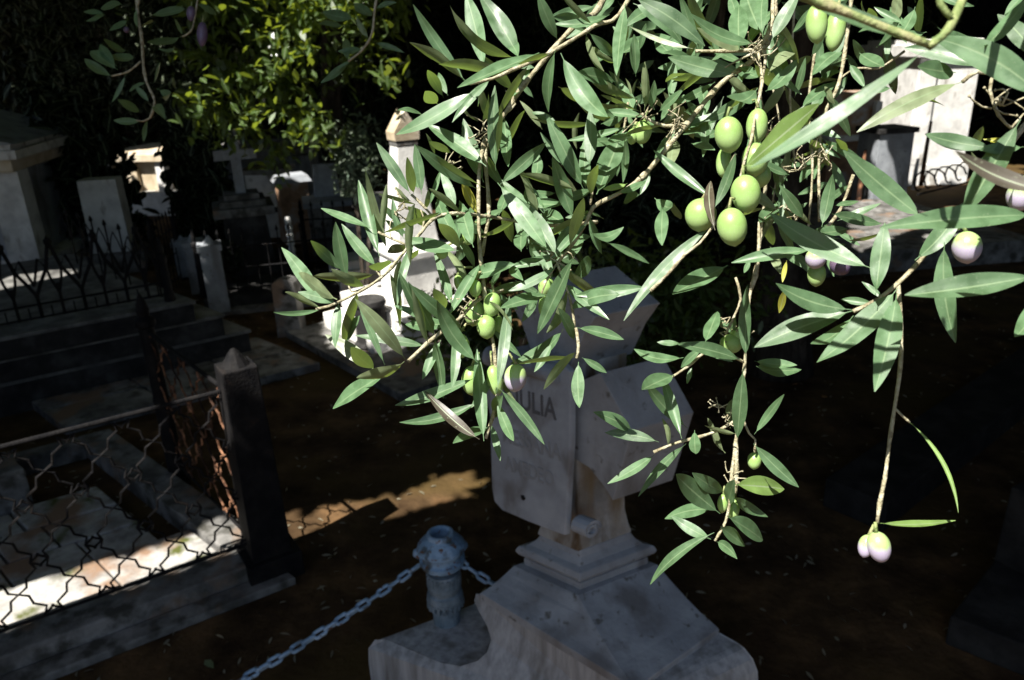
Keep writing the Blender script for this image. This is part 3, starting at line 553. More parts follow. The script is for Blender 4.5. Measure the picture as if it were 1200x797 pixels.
for uu, vv, m_, lab, h in ((1070, 222, WSTONE, 'white upright stone post by the grey pedestal', .45), (1079, 218, RUST, 'rusty pole right of the white post', .95), (1108, 198, RUST, 'short rusty pole in front of the white chapel', .55), (1006, 235, RUST, 'rusty pole left of the grey pedestal', .7)):
    q = P(uu, vv, z=.25); tag(MB().tube([(q[0], q[1], .25), (q[0], q[1], .25+h*.6), (q[0]+.01, q[1], .25+h)], [.035, .03, .022], 8).build('grave_post', m_), lab, 'post')
pi = MB()
for k_ in range(5):
    u0 = 1080+k_*12; q = P(u0, 225-k_*3, z=.27); pi.tube([(q[0]+.16*math.cos(a)*(1-.07*i), q[1]-.05+.02*i, .32+.15*math.sin(a)+.1) for i, a in enumerate(np.linspace(0, 5.2, 9))], .014, 5)
pi.tube([tuple(P(1075, 228, z=.27)), tuple(P(1140, 212, z=.27))], .016, 5)
tag(pi.build('iron_scrollwork', IRON), 'low black iron scroll border on the grey tomb slab', 'railing')
# right kerbs
p0 = P(1040, 590, z=.18)[:2]; p1 = P(1215, 455, z=.18)[:2]
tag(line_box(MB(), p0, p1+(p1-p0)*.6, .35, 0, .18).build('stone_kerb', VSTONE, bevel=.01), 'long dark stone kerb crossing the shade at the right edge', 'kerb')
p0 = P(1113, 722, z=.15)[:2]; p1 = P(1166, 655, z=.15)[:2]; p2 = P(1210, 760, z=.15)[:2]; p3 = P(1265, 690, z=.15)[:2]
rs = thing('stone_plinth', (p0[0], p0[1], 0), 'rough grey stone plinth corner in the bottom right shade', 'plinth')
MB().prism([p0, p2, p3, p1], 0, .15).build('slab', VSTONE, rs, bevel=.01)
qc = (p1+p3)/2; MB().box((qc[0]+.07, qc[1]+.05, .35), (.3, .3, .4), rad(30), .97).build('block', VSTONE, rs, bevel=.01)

# ============================================================= trees
# places that the canopy lets the sun reach: polygons (photo px) lying at height z
HOLES = []
def hole(pts, z, p=1.0, shrink=0):
    HOLES.append((np.array([P(u, v, z=z)[:2] for u, v in pts]), z, p))
def holew(poly, z, p=1.0): HOLES.append((np.array(poly, float), z, p))
hole([(-60, 715), (130, 655), (250, 618), (318, 592), (335, 612), (300, 640), (200, 672), (60, 715), (-60, 760)], .11)
hole([(362, 600), (388, 624), (470, 602), (560, 574), (566, 552), (500, 568), (440, 586)], .0)
hole([(240, 428), (244, 428), (286, 500), (298, 590), (296, 590), (280, 510)], .6, .55)
hole([(370, 345), (450, 330), (450, 400), (372, 392)], .2)
x_, y_ = c[0], c[1]
oc = (P(482, 375, y=6.6)[0]+.1, 6.9)
for z in (.4, .8, 1.2, 1.6, 2.0): holew([(oc[0]-.5, oc[1]-.65), (oc[0]+.3, oc[1]-.65), (oc[0]+.35, oc[1]+.2), (oc[0]-.5, oc[1]+.2)], z)
cc = P(178, 260, y=13.0)
for z in (1.6, 2.2): holew([(cc[0]-.7, 12.7), (cc[0]+.75, 12.7), (cc[0]+.75, 13.4), (cc[0]-.7, 13.4)], z)
cc = P(1112, 215, y=13.2)
for z in (.8, 1.6, 2.4, 3.0): holew([(cc[0]-1.6, 12.9), (cc[0]+.8, 12.9), (cc[0]+.8, 13.6), (cc[0]-1.6, 13.6)], z)
hole([(995, 235), (1060, 225), (1080, 262), (1000, 300)], .25, .8); hole([(1080, 250), (1130, 235), (1130, 275), (1080, 290)], .25, .5)
cc = P(418, 215, y=11.5); holew([(cc[0]-.4, 11.2), (cc[0]+.3, 11.2), (cc[0]+.3, 11.8), (cc[0]-.4, 11.8)], 1.7)
hole([(265, 350), (420, 330), (420, 350), (270, 366)], 0, .35)
hole([(0, 355), (110, 338), (110, 345), (0, 372)], .4, .9)
cc = P(345, 230, y=10.8); holew([(cc[0]-.4, 10.4), (cc[0]+.3, 10.4), (cc[0]+.3, 11.), (cc[0]-.4, 11.)], 1.3, .8)
q = P(337, 255, y=8.6); holew([(q[0]-.12, 8.4), (q[0]+.12, 8.4), (q[0]+.12, 8.8), (q[0]-.12, 8.8)], .8)
FOL_Y = 7.2                                     # sunlit foliage mass, upper left
fa = P(205, 20, y=FOL_Y); fb = P(455, 20, y=FOL_Y)
for z in (1.7, 2.2, 2.7, 3.1): holew([(fa[0]+.85, FOL_Y-.6), (fb[0]-.15, FOL_Y-.6), (fb[0]-.15, FOL_Y+.1), (fa[0]+.85, FOL_Y+.1)], z, .4)
def inpoly(px, py, poly):
    r = np.zeros(len(px), bool); n_ = len(poly); j = n_-1
    for i in range(n_):
        xi, yi = poly[i]; xj, yj = poly[j]
        cnd = ((yi > py) != (yj > py)) & (px < (xj-xi)*(py-yi)/(yj-yi+1e-12)+xi); r ^= cnd; j = i
    return r
def cull(c, size):
    keep = np.ones(len(c), bool)
    for poly, z, p in HOLES:
        t = (c[:, 2]-z)/TS[2]; px = c[:, 0]-TS[0]*t; py = c[:, 1]-TS[1]*t
        for dx, dy in ((0, 0), (size, 0), (-size, 0), (0, size), (0, -size)):
            hit = inpoly(px+dx, py+dy, poly) & (t > 0)
            if p < 1: hit &= RNG.random(len(c)) < p
            keep &= ~hit
    return keep
def leaves_mesh(name, c, L_, Wd, m_, parent=None, tilt=.6, droop=0., dirs=None):
    """many leaves of 6 points each, one mesh"""
    n_ = len(c); az = RNG.random(n_)*2*math.pi; el = RNG.normal(0, tilt, n_)-droop
    ax = np.stack([np.cos(az)*np.cos(el), np.sin(az)*np.cos(el), np.sin(el)], 1)
    up = RNG.normal(0, .5, (n_, 3))+np.array([0, 0, 1.]); sd = np.cross(ax, up); sd /= np.linalg.norm(sd, axis=1)[:, None]; nr = np.cross(sd, ax)
    l = L_*RNG.uniform(.6, 1.25, n_)[:, None]; w_ = Wd*RNG.uniform(.7, 1.2, n_)[:, None]
    tb_ = [(-.5, 0, 0), (-.15, -.5, .06), (.2, -.42, .05), (.5, 0, -.05), (.2, .42, .05), (-.15, .5, .06)]
    v = np.stack([c+ax*l*a+sd*w_*b+nr*l*h for a, b, h in tb_], 1).reshape(-1, 3)
    base = (np.arange(n_)*6)[:, None]; f = base+np.arange(6)[None]
    me = bpy.data.meshes.new(name); me.vertices.add(n_*6); me.vertices.foreach_set('co', v.ravel().astype(np.float32)); me.loops.add(n_*6); me.loops.foreach_set('vertex_index', f.ravel().astype(np.int32))
    me.polygons.add(n_); me.polygons.foreach_set('loop_start', (np.arange(n_)*6).astype(np.int32)); me.polygons.foreach_set('loop_total', np.full(n_, 6, np.int32))
    uv = np.tile(np.array([(.5, 0), (0, .35), (.08, .7), (.5, 1), (.92, .7), (1, .35)], np.float32), (n_, 1)); ul = me.uv_layers.new(name='UVMap'); ul.data.foreach_set('uv', uv.ravel())
    me.materials.append(m_); me.update(calc_edges=True); me.validate()
    o = bpy.data.objects.new(name, me); COL.objects.link(o)
    if parent is not None: o.parent = parent; o.matrix_parent_inverse = wmat(parent).inverted()
    return o
def clumped(n_, lo, hi, ncl, sig):
    lo = np.array(lo); hi = np.array(hi); cc = RNG.uniform(lo, hi, (ncl, 3)); k_ = RNG.integers(0, ncl, n_); return cc[k_]+RNG.normal(0, 1, (n_, 3))*np.array(sig)
def trunk(par, x, y, r, h, lean=(0, 0), m_=None, name='trunk', spread=2.0):
    mb = MB(); pts = []; rs = []
    for i in range(9):
        t = i/8; pts.append((x+lean[0]*t+.06*math.sin(t*5+x), y+lean[1]*t+.06*math.cos(t*4+y), h*t)); rs.append(r*(1.5-.5*min(1, t*4))*(1-.35*t))
    mb.tube(pts, rs, 12); tp = Vector(pts[-1])
    for k_ in range(6):
        an = k_*1.05+x; e = tp+Vector((math.cos(an)*spread, math.sin(an)*spread, random.uniform(.6, 1.6)))
        mb.tube([tp-Vector((0, 0, .5+.1*k_)), tp.lerp(e, .4)+Vector((0, 0, .25)), e], [r*.45, r*.3, r*.1], 8)
    return mb.build(name, m_ or BARK, par, smooth=True)
TREES = [('canopy_tree', 2.05, 5.6, .17, 'broad evergreen tree with a dark bare trunk right of the marble cross', ELEAF),
         ('canopy_tree', -2.9, 13.8, .2, 'leafy evergreen tree with sunlit yellow green foliage at upper left', ELEAF),
         ('canopy_tree', -7.2, 6.8, .2, 'evergreen tree spreading over the temple tomb at far left', ELEAF),
         ('canopy_tree', 6.3, 8.3, .2, 'dark evergreen tree shading the right edge', ELEAF),
         ('canopy_tree', 3.6, 14.6, .22, 'evergreen tree behind the monuments, right of centre', ELEAF),
         ('canopy_tree', -10.5, 14.5, .22, 'dark evergreen tree behind the temple tomb', ELEAF),
         ('canopy_tree', 11.5, 15.5, .22, 'evergreen tree to the right of the white chapel', ELEAF)]
centres = np.array([(t[1], t[2]) for t in TREES])
NEAR = 95000; cn = np.stack([RNG.uniform(-8.5, 7, NEAR), RNG.uniform(.08, 9, NEAR), 4.2+RNG.gamma(2, .35, NEAR)], 1); cn[:, 1] -= (cn[:, 2]-4.2)*.473
FAR = 80000; cf = np.stack([RNG.uniform(-19, 19, FAR), RNG.uniform(5.5, 22, FAR), 4.6+RNG.gamma(2, .5, FAR)], 1); cf = cf[((np.abs(cf[:, 0]) > 6) | (cf[:, 1] > 8.5)) & ((cf[:, 0] > -11.5) | (cf[:, 1] > 14))]
kn = cull(cn, .085); cn = cn[kn]; cf = cf[cull(cf, .25)]
idn = np.argmin(((cn[:, None, :2]-centres[None])**2).sum(2), 1); idf = np.argmin(((cf[:, None, :2]-centres[None])**2).sum(2), 1)
troots = []
for i, (nm, x, y, r, lab, lm) in enumerate(TREES):
    t = thing(nm, (x, y, 0), lab, 'tree', 'evergreen trees'); troots.append(t)
    trunk(t, x, y, r, 4.2, (random.uniform(-.2, .2), random.uniform(-.2, .3)))
    me_n = cn[idn == i]; me_f = cf[idf == i]
    if len(me_n): leaves_mesh('crown', me_n, .24, .14, lm, t, .4)
    if len(me_f): leaves_mesh('crown', me_f, .46, .3, lm, t, .4)
# low hanging, partly sunlit foliage of the tree at upper left
def pxcloud(n_, reg, y0, y1, ncl, sig):
    cl = []
    while len(cl) < ncl:
        u = random.uniform(reg[0], reg[2]); v_ = random.uniform(reg[1], reg[3])
        if reg[4](u, v_): cl.append(P(u, v_, y=random.uniform(y0, y1)))
    cl = np.array(cl); return cl[RNG.integers(0, ncl, n_)]+RNG.normal(0, 1, (n_, 3))*sig
low = lambda u, v_: v_ < 205-abs(u-345)*.5 and not (u > 395 and v_ > 120) and v_ > -60
leaves_mesh('hanging_foliage', pxcloud(3300, (215, -60, 470, 215, low), FOL_Y-.4, FOL_Y+.6, 75, np.array([.10, .13, .085])), .12, .05, ELEAF, troots[1], .7, .5)
leaves_mesh('hanging_foliage', pxcloud(2600, (20, -60, 300, 130, lambda u, v_: v_ < 130-abs(u-200)*.4), FOL_Y+.3, FOL_Y+1.3, 70, np.array([.22, .2, .15])), .1, .05, DLEAF, troots[1], .7, .4)  # shaded part of this foliage, its shade put into the darker leaf colour
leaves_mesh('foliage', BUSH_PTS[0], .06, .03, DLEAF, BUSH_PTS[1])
# grey green shrub by the obelisk
def shrub(name, u, v0, v1, y, wd, m_, n_, lab, L_=.06, cat='shrub', Wl=.02):
    a = P(u, v0, y=y); b = P(u, v1, y=y); t = thing(name, (b[0], y, 0), lab, cat); zc2 = (a[2]+b[2])/2; hh = abs(a[2]-b[2])/2
    cc = RNG.normal(0, .42, (n_, 3)); cc = cc[np.linalg.norm(cc, axis=1) < 1.15]*np.array([wd, wd*.7, hh])*1.1+np.array([a[0], y, zc2]); cc = cc[cc[:, 2] > .02]
    leaves_mesh('foliage', cc, L_, Wl, m_, t); mb = MB()
    for k_ in range(5): mb.tube([(b[0], y, 0), (a[0]+random.uniform(-.3, .3)*wd, y, zc2*.7), (a[0]+random.uniform(-.6, .6)*wd, y, zc2)], [.02, .012, .005], 5)
    mb.build('stem', BARK, t); return t
shrub('grey_shrub', 414, 140, 232, 7.3, .26, GLEAF, 1100, 'grey green shrub left of the white obelisk', .09, Wl=.03)
shrub('dark_shrub', 760, 290, 420, 5.0, .75, ELEAF, 3200, 'dark green shrub behind the marble cross', .09, Wl=.035)
shrub('dark_shrub', 545, 330, 430, 5.2, .4, ELEAF, 1500, 'dark green shrub left of the marble cross, below the olive twigs', .09, Wl=.035)
# conifers: dense dark columns
def conifer(x, y, h, r, lab, n_=5200):
    t = thing('dark_conifer', (x, y, 0), lab, 'tree', 'dark conifers'); MB().tube([(x, y, 0), (x, y, h*.9)], [r*.25, .04], 10).build('trunk', BARK, t)
    z = RNG.random(n_)*h; rr = r*(1-.25*z/h)*np.sqrt(RNG.random(n_))*RNG.uniform(.8, 1.15, n_); an = RNG.random(n_)*6.283; rr *= 1+.12*np.sin(an*5+z*3)
    leaves_mesh('crown', np.stack([x+rr*np.cos(an), y+rr*np.sin(an), z+.1], 1), .24, .12, DLEAF, t, .5, -.6)
q = P(112, 260, y=10.6); conifer(q[0], 10.6, 5.2, .62, 'broad dark conifer between the temple tomb and the grey stele')
q = P(240, 240, y=11.0); conifer(q[0], 11.0, 5.0, .42, 'dark conifer between the cream chapel and the pedestal cross')
for i, (x, y) in enumerate(((-13.5, 17), (-11, 19), (-8.2, 17.8), (-5.6, 19), (-3, 17.6), (-.6, 19), (1.6, 17.4), (4.2, 18.8), (6.6, 19.4), (12.4, 18), (14.6, 17.), (9.5, 19.5))):
    conifer(x, y, 6, 1.35, 'dark conifer in the deep shade along the back wall', 4200)
# low dark bushes that close the right side
for i, (x, y, s_) in enumerate(((3.2, 10.4, .9), (2.2, 9.3, .8), (1.3, 8.5, .7), (7.6, 9.0, .8))):
    t = thing('laurel_bush', (x, y, 0), ['large laurel bush in deep shade left of the tan tomb', 'laurel bush in deep shade behind the tree trunk', 'laurel bush in deep shade beyond the marble cross', 'low laurel bush in deep shade beside the grey tomb slab'][i], 'bush', 'laurel bushes')
    cc = RNG.normal(0, .45, (2600, 3)); cc = cc[np.linalg.norm(cc, axis=1) < 1.2]*np.array([s_, s_*.8, s_*1.1])+np.array([x, y, s_*.9]); cc = cc[cc[:, 2] > .03]
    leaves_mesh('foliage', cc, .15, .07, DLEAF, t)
wl_ = MB().box((0, 22.5, 2.4), (60, .5, 4.8)); tag(wl_.build('boundary_wall', DSTONE), 'tall dark stone boundary wall behind the conifers', 'wall')  # wall added as an opaque backdrop against the sky
for sx, lab in ((-20, 'dark stone side wall beyond the left trees'), (20, 'dark stone side wall beyond the right trees')): tag(MB().box((sx, 12, 2.2), (.5, 20, 4.4)).build('boundary_wall', DSTONE), lab, 'wall')
# hedges added out of view on both sides to cut skylight
for sx, y0, y1, lab in ((-7.6, -3, 3.2, 'tall clipped dark hedge left of the graves'), (6.6, -2, 6, 'tall clipped dark hedge right of the graves')):
    t = thing('tall_hedge', (sx, (y0+y1)/2, 0), lab, 'hedge'); n_ = 9000
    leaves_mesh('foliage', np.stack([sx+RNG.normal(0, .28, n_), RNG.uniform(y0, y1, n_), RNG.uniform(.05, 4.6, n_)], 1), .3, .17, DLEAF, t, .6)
    mb = MB()
    for k_ in range(int((y1-y0)/1.2)): mb.tube([(sx, y0+.6+1.2*k_, 0), (sx, y0+.6+1.2*k_, 4.2)], [.06, .02], 6)
    mb.build('trunk', BARK, t)
for i, (x, y, h) in enumerate(((-6.5, -4.2, 7.5), (5.4, -5.2, 7.4))):  # conifers added behind the viewer to block part of the sky
    conifer(x, y, h, 1.7, ['tall dark conifer behind the viewer, far left of the row', 'tall dark conifer behind the viewer, far right of the row'][i], 6500)
# leaf litter
nl = 2600; lc = np.stack([RNG.uniform(-3.5, 5, nl), 1.6+RNG.random(nl)**1.5*8, np.full(nl, .006)], 1)
LIT = leafmat('dry_leaf', (.16, .12, .07), (.2, .17, .12), (.1, .07, .03), tw=.1, scale=6, vary=.6)
o = leaves_mesh('leaf_litter', lc, .045, .012, LIT, None, .12); tag(o, 'dry fallen olive leaves scattered over the dark soil', 'leaf litter', kind='stuff')
q = P(245, 778, z=.02); o = leaves_mesh('fallen_leaf', np.array([q]), .09, .03, LEAF, None, .05); tag(o, 'single green fallen leaf lying on the soil near the bottom left', 'leaf')
q = P(38, 752, z=.06); o = leaves_mesh('fallen_leaf', np.array([q+np.array([0, 0, .0])]), .09, .03, YLEAF, None, .05); tag(o, 'single yellow fallen leaf lying on the stone footing at bottom left', 'leaf')

# ============================================================= the olive tree whose branches hang in front of the camera
OT = thing('olive_tree', (2.35, .95, 0), 'olive tree whose sunlit branches with long leaves and green olives hang across the view', 'tree')
tb_ = MB(); tb_.tube([(2.35, .95, -.05), (2.33, .96, .5), (2.42, 1.0, 1.2), (2.3, 1.05, 2.0), (2.15, 1.1, 2.9)], [.22, .15, .13, .12, .1], 14).build('trunk', BARK, OT, smooth=True)
HUB = Vector((.9, 1.0, 3.25))
tb_ = MB(); tb_.tube([(2.2, 1.08, 2.7), (1.7, 1.1, 3.15), tuple(HUB), (.3, .9, 3.2), (-.3, .95, 3.25), (-.9, 1.2, 3.2)], [.08, .06, .045, .03, .02, .012], 10)
tb_.tube([(2.15, 1.1, 2.9), (2.5, 1.5, 3.8), (2.4, 2.2, 4.6)], [.09, .06, .03], 10); tb_.build('limb', BARK, OT, smooth=True)
OLC = clumped(5000, (.2, 1.0, 3.5), (4.5, 3.8, 5.2), 90, (.2, .2, .15)); OLC = OLC[OLC[:, 1] > .75]; OLC = OLC[cull(OLC, .05)]
leaves_mesh('crown', OLC, .07, .016, LEAF, OT, .7, .2)
VIEWO = np.array([0, 0, H])
def unit(a): return a/np.linalg.norm(a)
ALLV = []
def leaf_geo(bu, bv, tu, tv, w_, kind, d, bend=0, dt=None, seed=0):
    R_ = random.Random(seed*7919+13); jit = R_.uniform(-.07, .07)
    L_px = math.hypot(tu-bu, tv-bv)
    dt = d*(1+jit) if dt is None else dt
    B = P(bu, bv, d=d); T = P(tu, tv, d=dt); ax = unit(T-B); Ln = np.linalg.norm(T-B); mid = (B+T)/2; V = unit(VIEWO-mid)
    if kind == 'u':
        n = V-TS*(V.dot(TS)+R_.uniform(.25, .5)); n = unit(n-ax*n.dot(ax))
        if n.dot(TS) > -.03 or n.dot(V) < .15:
            best = None
            for i in range(36):
                a = i*math.pi/18; e1 = unit(np.cross(ax, V)); e2 = np.cross(e1, ax); q = e1*math.cos(a)+e2*math.sin(a)
                s_ = min(q.dot(V), .6)-1.2*max(q.dot(TS)+.1, 0)
                if q.dot(V) > .3 and (best is None or s_ > best[0]): best = (s_, q)
            if best: n = best[1]
        nm = -n
    else:
        n = V*.75+TS*.75+np.array([R_.uniform(-.35, .35) for _ in range(3)]); n = unit(n-ax*n.dot(ax))
        if n.dot(V) < .35: n = unit(n+V*.6); n = unit(n-ax*n.dot(ax))
        nm = n if R_.random() > .04 else -n
    vis = max(.5, abs(n.dot(V))); wr = min(w_*d/F/vis, Ln*.27)*.93
    sd = unit(np.cross(ax, nm)); K = 14; v = []; uv = []; f = []
    imgside = unit(np.cross(V, ax)); cur = R_.uniform(-.07, .12)*Ln; lat = (R_.uniform(-.03, .03)*Ln)+bend*d/F; tw0 = R_.uniform(-.5, .5); cup = R_.uniform(.12, .6); wav = R_.uniform(.0, .035)*wr; ph = R_.uniform(0, 6)
    asym = R_.uniform(.82, 1.0)
    for i in range(K+1):
        t = i/K; c = B+ax*(Ln*t)-nm*(cur*4*t*(1-t)) + imgside*(lat*4*t*(1-t)); ww = wr/2*max(.045 if t < .1 else .02, math.sin(math.pi*min(1, max(0, (t-.07)/.93))**asym)**.78)
        if t > .97: ww = wr*.02
        a = tw0*(t-.4); s1 = sd*math.cos(a)+nm*math.sin(a); n1 = nm*math.cos(a)-sd*math.sin(a)
        for x in (-1, -.55, 0, .55, 1):
            hh = cup*(abs(x)**1.3)*ww - (.12*ww if abs(x) == 1 else 0) + wav*math.sin(t*14+ph+x)*(abs(x))
            v.append(c+s1*(x*ww)+n1*hh); uv.append((.5+x/2, t))
        if i:
            o_ = i*5
            for j in range(4): f.append((o_-5+j, o_-4+j, o_+1+j, o_+j))
    return v, f, uv, L_px*w_
MATK = {'t': LEAF, 'u': LEAF, 'y': YLEAF, 'b': BLEAF, 'p': PLEAF}
PENDING = []
def branch(name, depth, twigs, leaves, label=None, auto=0):
    mb = MB()
    for tw in twigs:
        pts, r0, r1 = tw[0], tw[1], tw[2]; dd_ = tw[3] if len(tw) > 3 else depth
        ps = []
        for k_, p in enumerate(pts):
            dz = dd_ if len(p) < 3 else p[2]; ps.append(Vector(P(p[0], p[1], d=dz)))
        # smooth + irregular
        q = []
        for i in range(len(ps)-1):
            a = ps[max(i-1, 0)]; b = ps[i]; c = ps[i+1]; d = ps[min(i+2, len(ps)-1)]; nseg = max(2, int((c-b).length/.006))
            for j in range(nseg):
                t = j/nseg; q.append(.5*((2*b)+(-a+c)*t+(2*a-5*b+4*c-d)*t*t+(-a+3*b-3*c+d)*t**3))
        q.append(ps[-1]); n_ = len(q); rs = []
        for i in range(n_):
            t = i/(n_-1); r = (r0*(1-t)+r1*t)*dd_/F/2; r *= 1+.10*math.sin(i*1.3)+random.uniform(-.07, .07)
            if random.random() < .07: r *= 1.35
            rs.append(r)
        mb.tube(q, rs, 7)
    root = mb.build(name, GTWIG if label == 'green' else TWIG, OT, smooth=True)
    if auto:
        RA = random.Random(int(depth*1000)+5)
        for tw in twigs:
            pts = tw[0]; dd_ = tw[3] if len(tw) > 3 else depth
            for i in range(len(pts)-1):
                (x0, y0), (x1, y1) = pts[i][:2], pts[i+1][:2]; sl2 = math.hypot(x1-x0, y1-y0); an0 = math.atan2(y1-y0, x1-x0)
                if y0 < -60 or sl2 < 8: continue
                for k_ in range(max(1, int(sl2/22))):
                    for sg in (-1, 1):
                        if RA.random() > auto: continue
                        t = (k_+RA.random()*.6)/max(1, int(sl2/22)); bx_, by_ = x0+(x1-x0)*t, y0+(y1-y0)*t
                        a = an0+sg*RA.uniform(.45, 1.1); l = RA.uniform(42, 82)*.6/dd_
                        leaves = leaves+[(bx_, by_, bx_+l*math.cos(a), by_+l*math.sin(a), RA.uniform(8.5, 12.5)*.6/dd_, 't' if RA.random() < .7 else 'u', 0, dd_*RA.uniform(.97, 1.05))]
    for i, lf in enumerate(leaves):
        bu, bv, tu, tv, w_, kind = lf[:6]; bend = lf[6] if len(lf) > 6 else 0; d = lf[7] if len(lf) > 7 and lf[7] else depth; dt = lf[8] if len(lf) > 8 else None
        v, f, uv, ar = leaf_geo(bu, bv, tu, tv, w_, kind, d, bend, dt, seed=i+int(depth*1000))
        PENDING.append((ar, root, v, f, uv, MATK[kind]))
    return root
def olive(root, u, v_, w_, h_, d, m_=None, tilt=0, stem=None):
    c = P(u, v_, d=d); rx = w_*d/F/2*.95; rz_ = h_*d/F/2*1.02
    right = RM@np.array([1., 0, 0]); upv = RM@np.array([0, 1., 0]); ax = upv*math.cos(tilt)+right*math.sin(tilt); ax = unit(ax*.95+np.array([0, 0, .3])); e1 = unit(np.cross(ax, [0.2, 1, .1])); e2 = np.cross(ax, e1)
    v = []; f = []; n1, n2 = 18, 16
    for i in range(n2+1):
        a = math.pi*i/n2; z = math.cos(a); r = math.sin(a)*(1+.05*z)
        if i == n2: z = -1.05
        for k_ in range(n1):
            an = 2*math.pi*k_/n1; v.append(tuple(c+ax*z*rz_+(e1*math.cos(an)+e2*math.sin(an))*r*rx))
    for i in range(n2):
        for k_ in range(n1): f.append((i*n1+k_, (i+1)*n1+k_, (i+1)*n1+(k_+1) % n1, i*n1+(k_+1) % n1))
    o = MB().add(v, f).build('olive', m_ or OLG, root, smooth=True)
    if stem:
        p = [tuple(c+ax*rz_*.97), tuple((c+ax*rz_*1.25+P(stem[0], stem[1], d=d))/2+ax*.002), tuple(P(stem[0], stem[1], d=d))]; MB().tube(p, [.0012, .0009, .0011], 6).build('stalk', GTWIG, root, smooth=True)
    return o
# --- branch along the top centre-left
bA = branch('branch', .55, [([(800, -160, .62), (735, 2, .56), (697, 30), (657, 55), (625, 72), (600, 82), (578, 92), (550, 98)], 7, 4)],
 [(547, 97, 484, 5, 14, 't'), (544, 95, 480, 50, 12, 'u'), (608, 68, 527, 6, 20, 'u', 3), (607, 66, 560, -10, 20, 't', -4, .56), (568, 82, 546, -8, 17, 't', 0, .58), (632, 62, 536, 103, 10, 't', 4, .53), (557, 105, 464, 158, 18, 't', 0, .5),
  (520, 115, 501, 82, 9, 't', 0, .6), (525, 112, 514, 85, 6, 't', 0, .6), (513, 122, 498, 107, 9, 'u', 0, .6), (497, 136, 466, 129, 8, 't', 0, .6), (561, 98, 572, 142, 9, 'u', 0, .57), (566, 98, 560, 125, 8, 't', 0, .57),
  (654, 48, 630, -8, 15, 't'), (696, 30, 655, -10, 18, 'u'), (608, 68, 592, 44, 8, 't'), (646, 61, 598, 76, 8, 'u', 0, .54), (657, 62, 712, 137, 20, 't', -3), (690, 38, 722, 67, 12, 't'), (687, 40, 708, 84, 12, 'u', 0, .57), (691, 54, 724, 74, 10, 'u', 0, .57),
  (742, -3, 826, 54, 22, 't', 4, .52), (742, 4, 800, 52, 18, 't', 3, .54), (812, 57, 738, 31, 6, 't', 2, .51)], auto=.3)
# --- woody branch and two hanging stems
bB = branch('branch', .62, [([(775, -160, .7), (708, -2, .64), (682, 22), (655, 50), (633, 76), (610, 105), (592, 133), (574, 158), (569, 185), (572, 225), (573, 250), (569, 275), (565, 300)], 9, 4.5),
   ([(570, 160), (562, 195), (561, 240), (562, 290), (566, 325), (571, 372), (578, 402), (581, 430), (583, 462), (577, 490), (569, 514)], 5, 4, .6), ([(592, 133), (604, 122), (595, 108)], 3, 2), ([(610, 108), (600, 107), (592, 107)], 3, 2)],
 [(570, 195, 500, 146, 17, 't', 0, .58), (567, 214, 543, 139, 17, 't', 0, .6), (568, 220, 501, 180, 16, 'u', 0, .56), (560, 222, 487, 170, 14, 't', 2, .6), (581, 200, 580, 100, 15, 't', 0, .58), (583, 185, 588, 128, 7, 'u', 0, .57), (564, 144, 572, 108, 7, 'u', 0, .58), (560, 142, 538, 116, 14, 'u', 0, .6),
  (560, 252, 541, 211, 14, 'y', 0, .63), (510, 182, 499, 156, 11, 'u', 0, .61), (530, 180, 503, 166, 12, 'u', 0, .6), (549, 262, 538, 235, 12, 't', 0, .62), (527, 262, 512, 234, 11, 't', 0, .62), (498, 247, 502, 222, 6, 'u', 0, .62), (534, 246, 516, 199, 10, 't', 0, .6), (503, 242, 517, 198, 5, 't', 0, .6),
  (585, 217, 640, 167, 14, 't', 0, .58), (583, 214, 640, 290, 18, 't', 3, .56), (567, 517, 559, 409, 16, 't', 0, .56), (582, 460, 597, 347, 14, 't', 0, .56), (562, 515, 498, 458, 13, 'b', 2, .55), (558, 442, 463, 475, 14, 't', 3, .57), (562, 470, 468, 495, 12, 't', 3, .58), (560, 425, 512, 352, 19, 't', 2, .55),
  (585, 455, 638, 521, 12, 't', 0, .55), (590, 462, 580, 489, 12, 't', 0, .57), (545, 388, 481, 334, 15, 't', 2, .57), (520, 365, 508, 338, 9, 'u', 0, .59), (530, 360, 508, 292, 9, 't', 0, .59), (548, 338, 520, 291, 12, 'u', 0, .6), (608, 308, 547, 324, 17, 't', 2, .58),
  (537, 294, 474, 279, 14, 't', 2, .57), (541, 293, 514, 262, 17, 'u', 0, .56), (542, 292, 512, 233, 13, 't', 0, .58), (538, 280, 556, 313, 9, 't', 0, .6), (555, 290, 540, 238, 13, 't', 0, .58), (611, 295, 612, 268, 9, 't', 0, .6), (608, 305, 637, 303, 13, 't', 0, .59), (598, 312, 613, 329, 8, 't', 0, .6), (588, 317, 576, 335, 10, 't', 0, .6), (568, 345, 630, 330, 10, 't', 0, .64)], auto=.26)
for (u, v_, w_, h_, k_) in ((556, 367, 26, 30, 0), (577, 357, 22, 28, 0), (570, 383, 24, 28, 0), (583, 381, 15, 22, 0), (540, 405, 22, 28, 0), (553, 446, 26, 34, 0), (580, 446, 20, 36, 0), (604, 443, 28, 32, 1), (538, 332, 12, 20, 0), (549, 278, 17, 18, 0), (518, 297, 15, 13, 0), (557, 338, 16, 20, 0)):
    olive(bB, u, v_, w_, h_, .6+random.uniform(-.01, .02), OLP if k_ else OLG, random.uniform(-.3, .3), (u+(571-u)*.5, v_-h_*.95))
